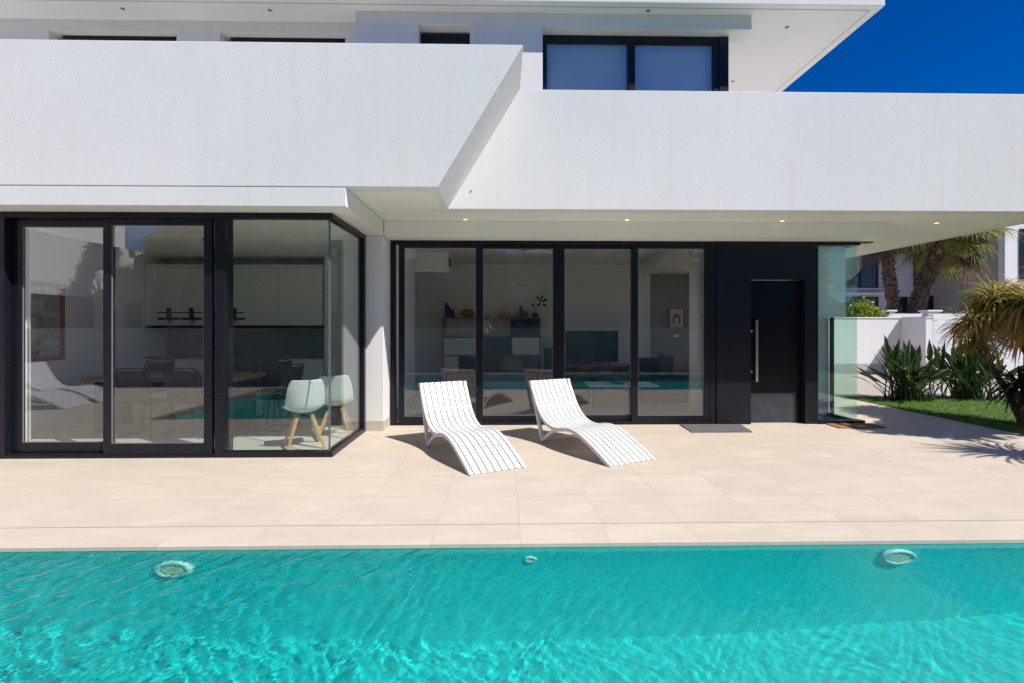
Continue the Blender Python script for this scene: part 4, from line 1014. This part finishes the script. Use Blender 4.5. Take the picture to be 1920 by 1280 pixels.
# houses and wall behind the camera (mirrored in the glass)
greyp = varied('grey_green_wall_paint', (.25, .285, .285), (.29, .32, .32), 2, .85)
wall('pool_wall', 'low grey garden wall behind the far pool deck', [('panel', MB().box(-14, 16, -1.62, -1.45, -.03, 1.33), (0, -1.5, 0), greyp), ('coping', MB().box(-14, 16, -1.66, -1.41, 1.332, 1.37), 0, greyp)])
n3 = thing('neighbour_house', 'white house with dark windows mirrored in the dining room glass', 'house', (-18, -8, 0))
obj('wall', MB().box(-24, -14, -9.2, -1.5, 0, 4.3).box(-24, -14.6, -8.6, -1.5, 4.302, 9), stucco('bright_white_render', (.88, .88, .87), .3), n3)
for (a, c, z0_, z1_) in ((-6.2, -3.9, 1.2, 2.4), (-8.6, -7.9, 1.0, 2.3)):
    o = obj('window', box(-13.998, -13.95, a, c, z0_, z1_), M['dark'], n3); obj('pane', box(-13.949, -13.94, a+.06, c-.06, z0_+.06, z1_-.06), M['screen'], o)
n4 = thing('neighbour_house', 'pale house behind the dark trees across the pool', 'house', (6, -24, 0))
obj('wall', box(-6, 24, -30, -22, 0, 6), beige, n4); obj('roof', box(-6.3, 24.3, -30.3, -21.7, 6.002, 6.3), plw, n4)
o = obj('window', box(2, 5, -21.998, -21.95, 2.6, 4.4), M['dark'], n4); obj('pane', box(2.1, 4.9, -21.949, -21.94, 2.7, 4.3), M['screen'], o)

# ================================================================== PHOTOGRAPHER (mirrored in the living room glass)
pt = thing('person', 'person in pale shirt and dark trousers leaning over the pool holding a camera', 'person', (-.72, -.75, 0))
J = {'pel': ((-.88, -.82, .96), .125), 'wa': ((-.76, -.76, 1.12), .115), 'ch': ((-.60, -.66, 1.32), .135), 'nb': ((-.47, -.58, 1.47), .075), 'nk': ((-.42, -.55, 1.53), .055),
     'h1': ((-.385, -.52, 1.575), .075), 'h2': ((-.35, -.49, 1.65), .092), 'h3': ((-.335, -.475, 1.72), .07), 'nose': ((-.285, -.415, 1.625), .016),
     'sl': ((-.58, -.50, 1.44), .07), 'el': ((-.42, -.28, 1.22), .044), 'wl': ((-.14, -.16, 1.37), .028), 'pl_': ((-.085, -.15, 1.395), .032),
     'sr': ((-.42, -.72, 1.46), .07), 'er': ((-.24, -.56, 1.24), .044), 'wr': ((-.03, -.30, 1.37), .028), 'pr_': ((.0, -.255, 1.395), .032),
     'hl': ((-.91, -.72, .90), .105), 'kl': ((-.74, -.70, .50), .066), 'al': ((-.82, -.74, .085), .042), 'tl': ((-.60, -.70, .035), .038),
     'hr': ((-.86, -.93, .90), .105), 'kr': ((-.66, -.92, .50), .066), 'ar': ((-.76, -.98, .085), .042), 'tr': ((-.54, -.94, .035), .038)}
Ed = [('pel', 'wa'), ('wa', 'ch'), ('ch', 'nb'), ('nb', 'nk'), ('nk', 'h1'), ('h1', 'h2'), ('h2', 'h3'), ('h2', 'nose'), ('ch', 'sl'), ('sl', 'el'), ('el', 'wl'), ('wl', 'pl_'), ('ch', 'sr'), ('sr', 'er'), ('er', 'wr'), ('wr', 'pr_'),
      ('pel', 'hl'), ('hl', 'kl'), ('kl', 'al'), ('al', 'tl'), ('pel', 'hr'), ('hr', 'kr'), ('kr', 'ar'), ('ar', 'tr')]
for s_, pc, dx in (('l', (-.085, -.15, 1.395), 1), ('r', (.0, -.255, 1.395), -1)):      # four fingers and a thumb curled round the camera
    for k in range(4):
        b0 = Vector(pc) + Vector((.022*dx, .02 - .013*k, .018 - .016*k)); l = (.040, .046, .043, .034)[k]
        a = b0 + Vector((l*.75*dx, .008, .006)); c = a + Vector((l*.3*dx, .028 if dx > 0 else .024, -.004))
        J['f%s%da' % (s_, k)] = (tuple(a), .0085); J['f%s%db' % (s_, k)] = (tuple(c), .0075)
        Ed += [('p%s_' % s_, 'f%s%da' % (s_, k)), ('f%s%da' % (s_, k), 'f%s%db' % (s_, k))]
    a = Vector(pc) + Vector((.008*dx, -.012, .04)); J['t%sa' % s_] = (tuple(a), .0095); J['t%sb' % s_] = (tuple(a + Vector((.03*dx, .01, .012))), .0085)
    Ed += [('p%s_' % s_, 't%sa' % s_), ('t%sa' % s_, 't%sb' % s_)]
ks = list(J); me = bpy.data.meshes.new('body'); me.from_pydata([J[k][0] for k in ks], [(ks.index(a), ks.index(c)) for a, c in Ed], [])
tmp = bpy.data.objects.new('body', me); COL.objects.link(tmp)
sk = tmp.modifiers.new('skin', 'SKIN'); sk.use_smooth_shade = True
sv = me.skin_vertices[0].data
for i, k in enumerate(ks): sv[i].radius = (J[k][1], J[k][1]); sv[i].use_root = (k == 'pel')
ss = tmp.modifiers.new('subsurf', 'SUBSURF'); ss.levels = 2; ss.render_levels = 2
dg = bpy.context.evaluated_depsgraph_get(); bm_ = bpy.data.meshes.new_from_object(tmp.evaluated_get(dg)); bpy.data.objects.remove(tmp)
bm_.name = 'body'
for mm in (mat('skin', (.42, .24, .16), .5), mat('pale_shirt', (.55, .56, .58), .85), mat('dark_trousers', (.045, .04, .035), .9), mat('dark_shoes', (.02, .02, .02), .6)): bm_.materials.append(mm)
for p in bm_.polygons:
    c = p.center; p.use_smooth = True
    p.material_index = 3 if c.z < .075 else 2 if c.z < .99 + (c.x+.88)*-.2 else 0 if (c.x > -.40 and c.z < 1.5) or (c.z > 1.52 and c.x > -.46) else 1
body = bpy.data.objects.new('body', bm_); COL.objects.link(body); body.parent = pt; body.matrix_parent_inverse = base_matrix(pt).inverted()
m_ = MB(); rr = random.Random(2)
hc = Vector((-.355, -.495, 1.665))
hv = {}
for i in range(9):
    for j in range(16):
        th, ph = .02 + i/8*1.75, j/16*6.283; d = Vector((math.sin(th)*math.cos(ph), math.sin(th)*math.sin(ph), math.cos(th)))
        fr = d.dot(Vector((.64, .74, -.2))); rad = .104 if fr < .45 else .082
        hv[i, j] = m_.b.verts.new(hc + d*rad*(1+rr.uniform(-.03, .03)) + Vector((0, 0, .012)))
for i in range(8):
    for j in range(16): m_.face([hv[i, j], hv[i, (j+1) % 16], hv[i+1, (j+1) % 16], hv[i+1, j]])
obj('hair', m_, mat('brown_hair', (.05, .025, .015), .7), pt, smooth=True)
cm = thing('camera', 'black camera held out over the pool by the person', 'camera', (-.02, -.16, 1.40))
obj('camera_body', MB().box(-.055, .04, -.20, -.14, 1.395, 1.475).box(-.03, .015, -.19, -.145, 1.476, 1.497), M['dark'], cm, bevel=.006)
obj('lens', MB().lathe([(.034, .0), (.036, -.035), (.030, -.04), (.0001, -.034)], (-.008, -.139, 1.43), 24, 'y'), M['dark'], cm, smooth=True)
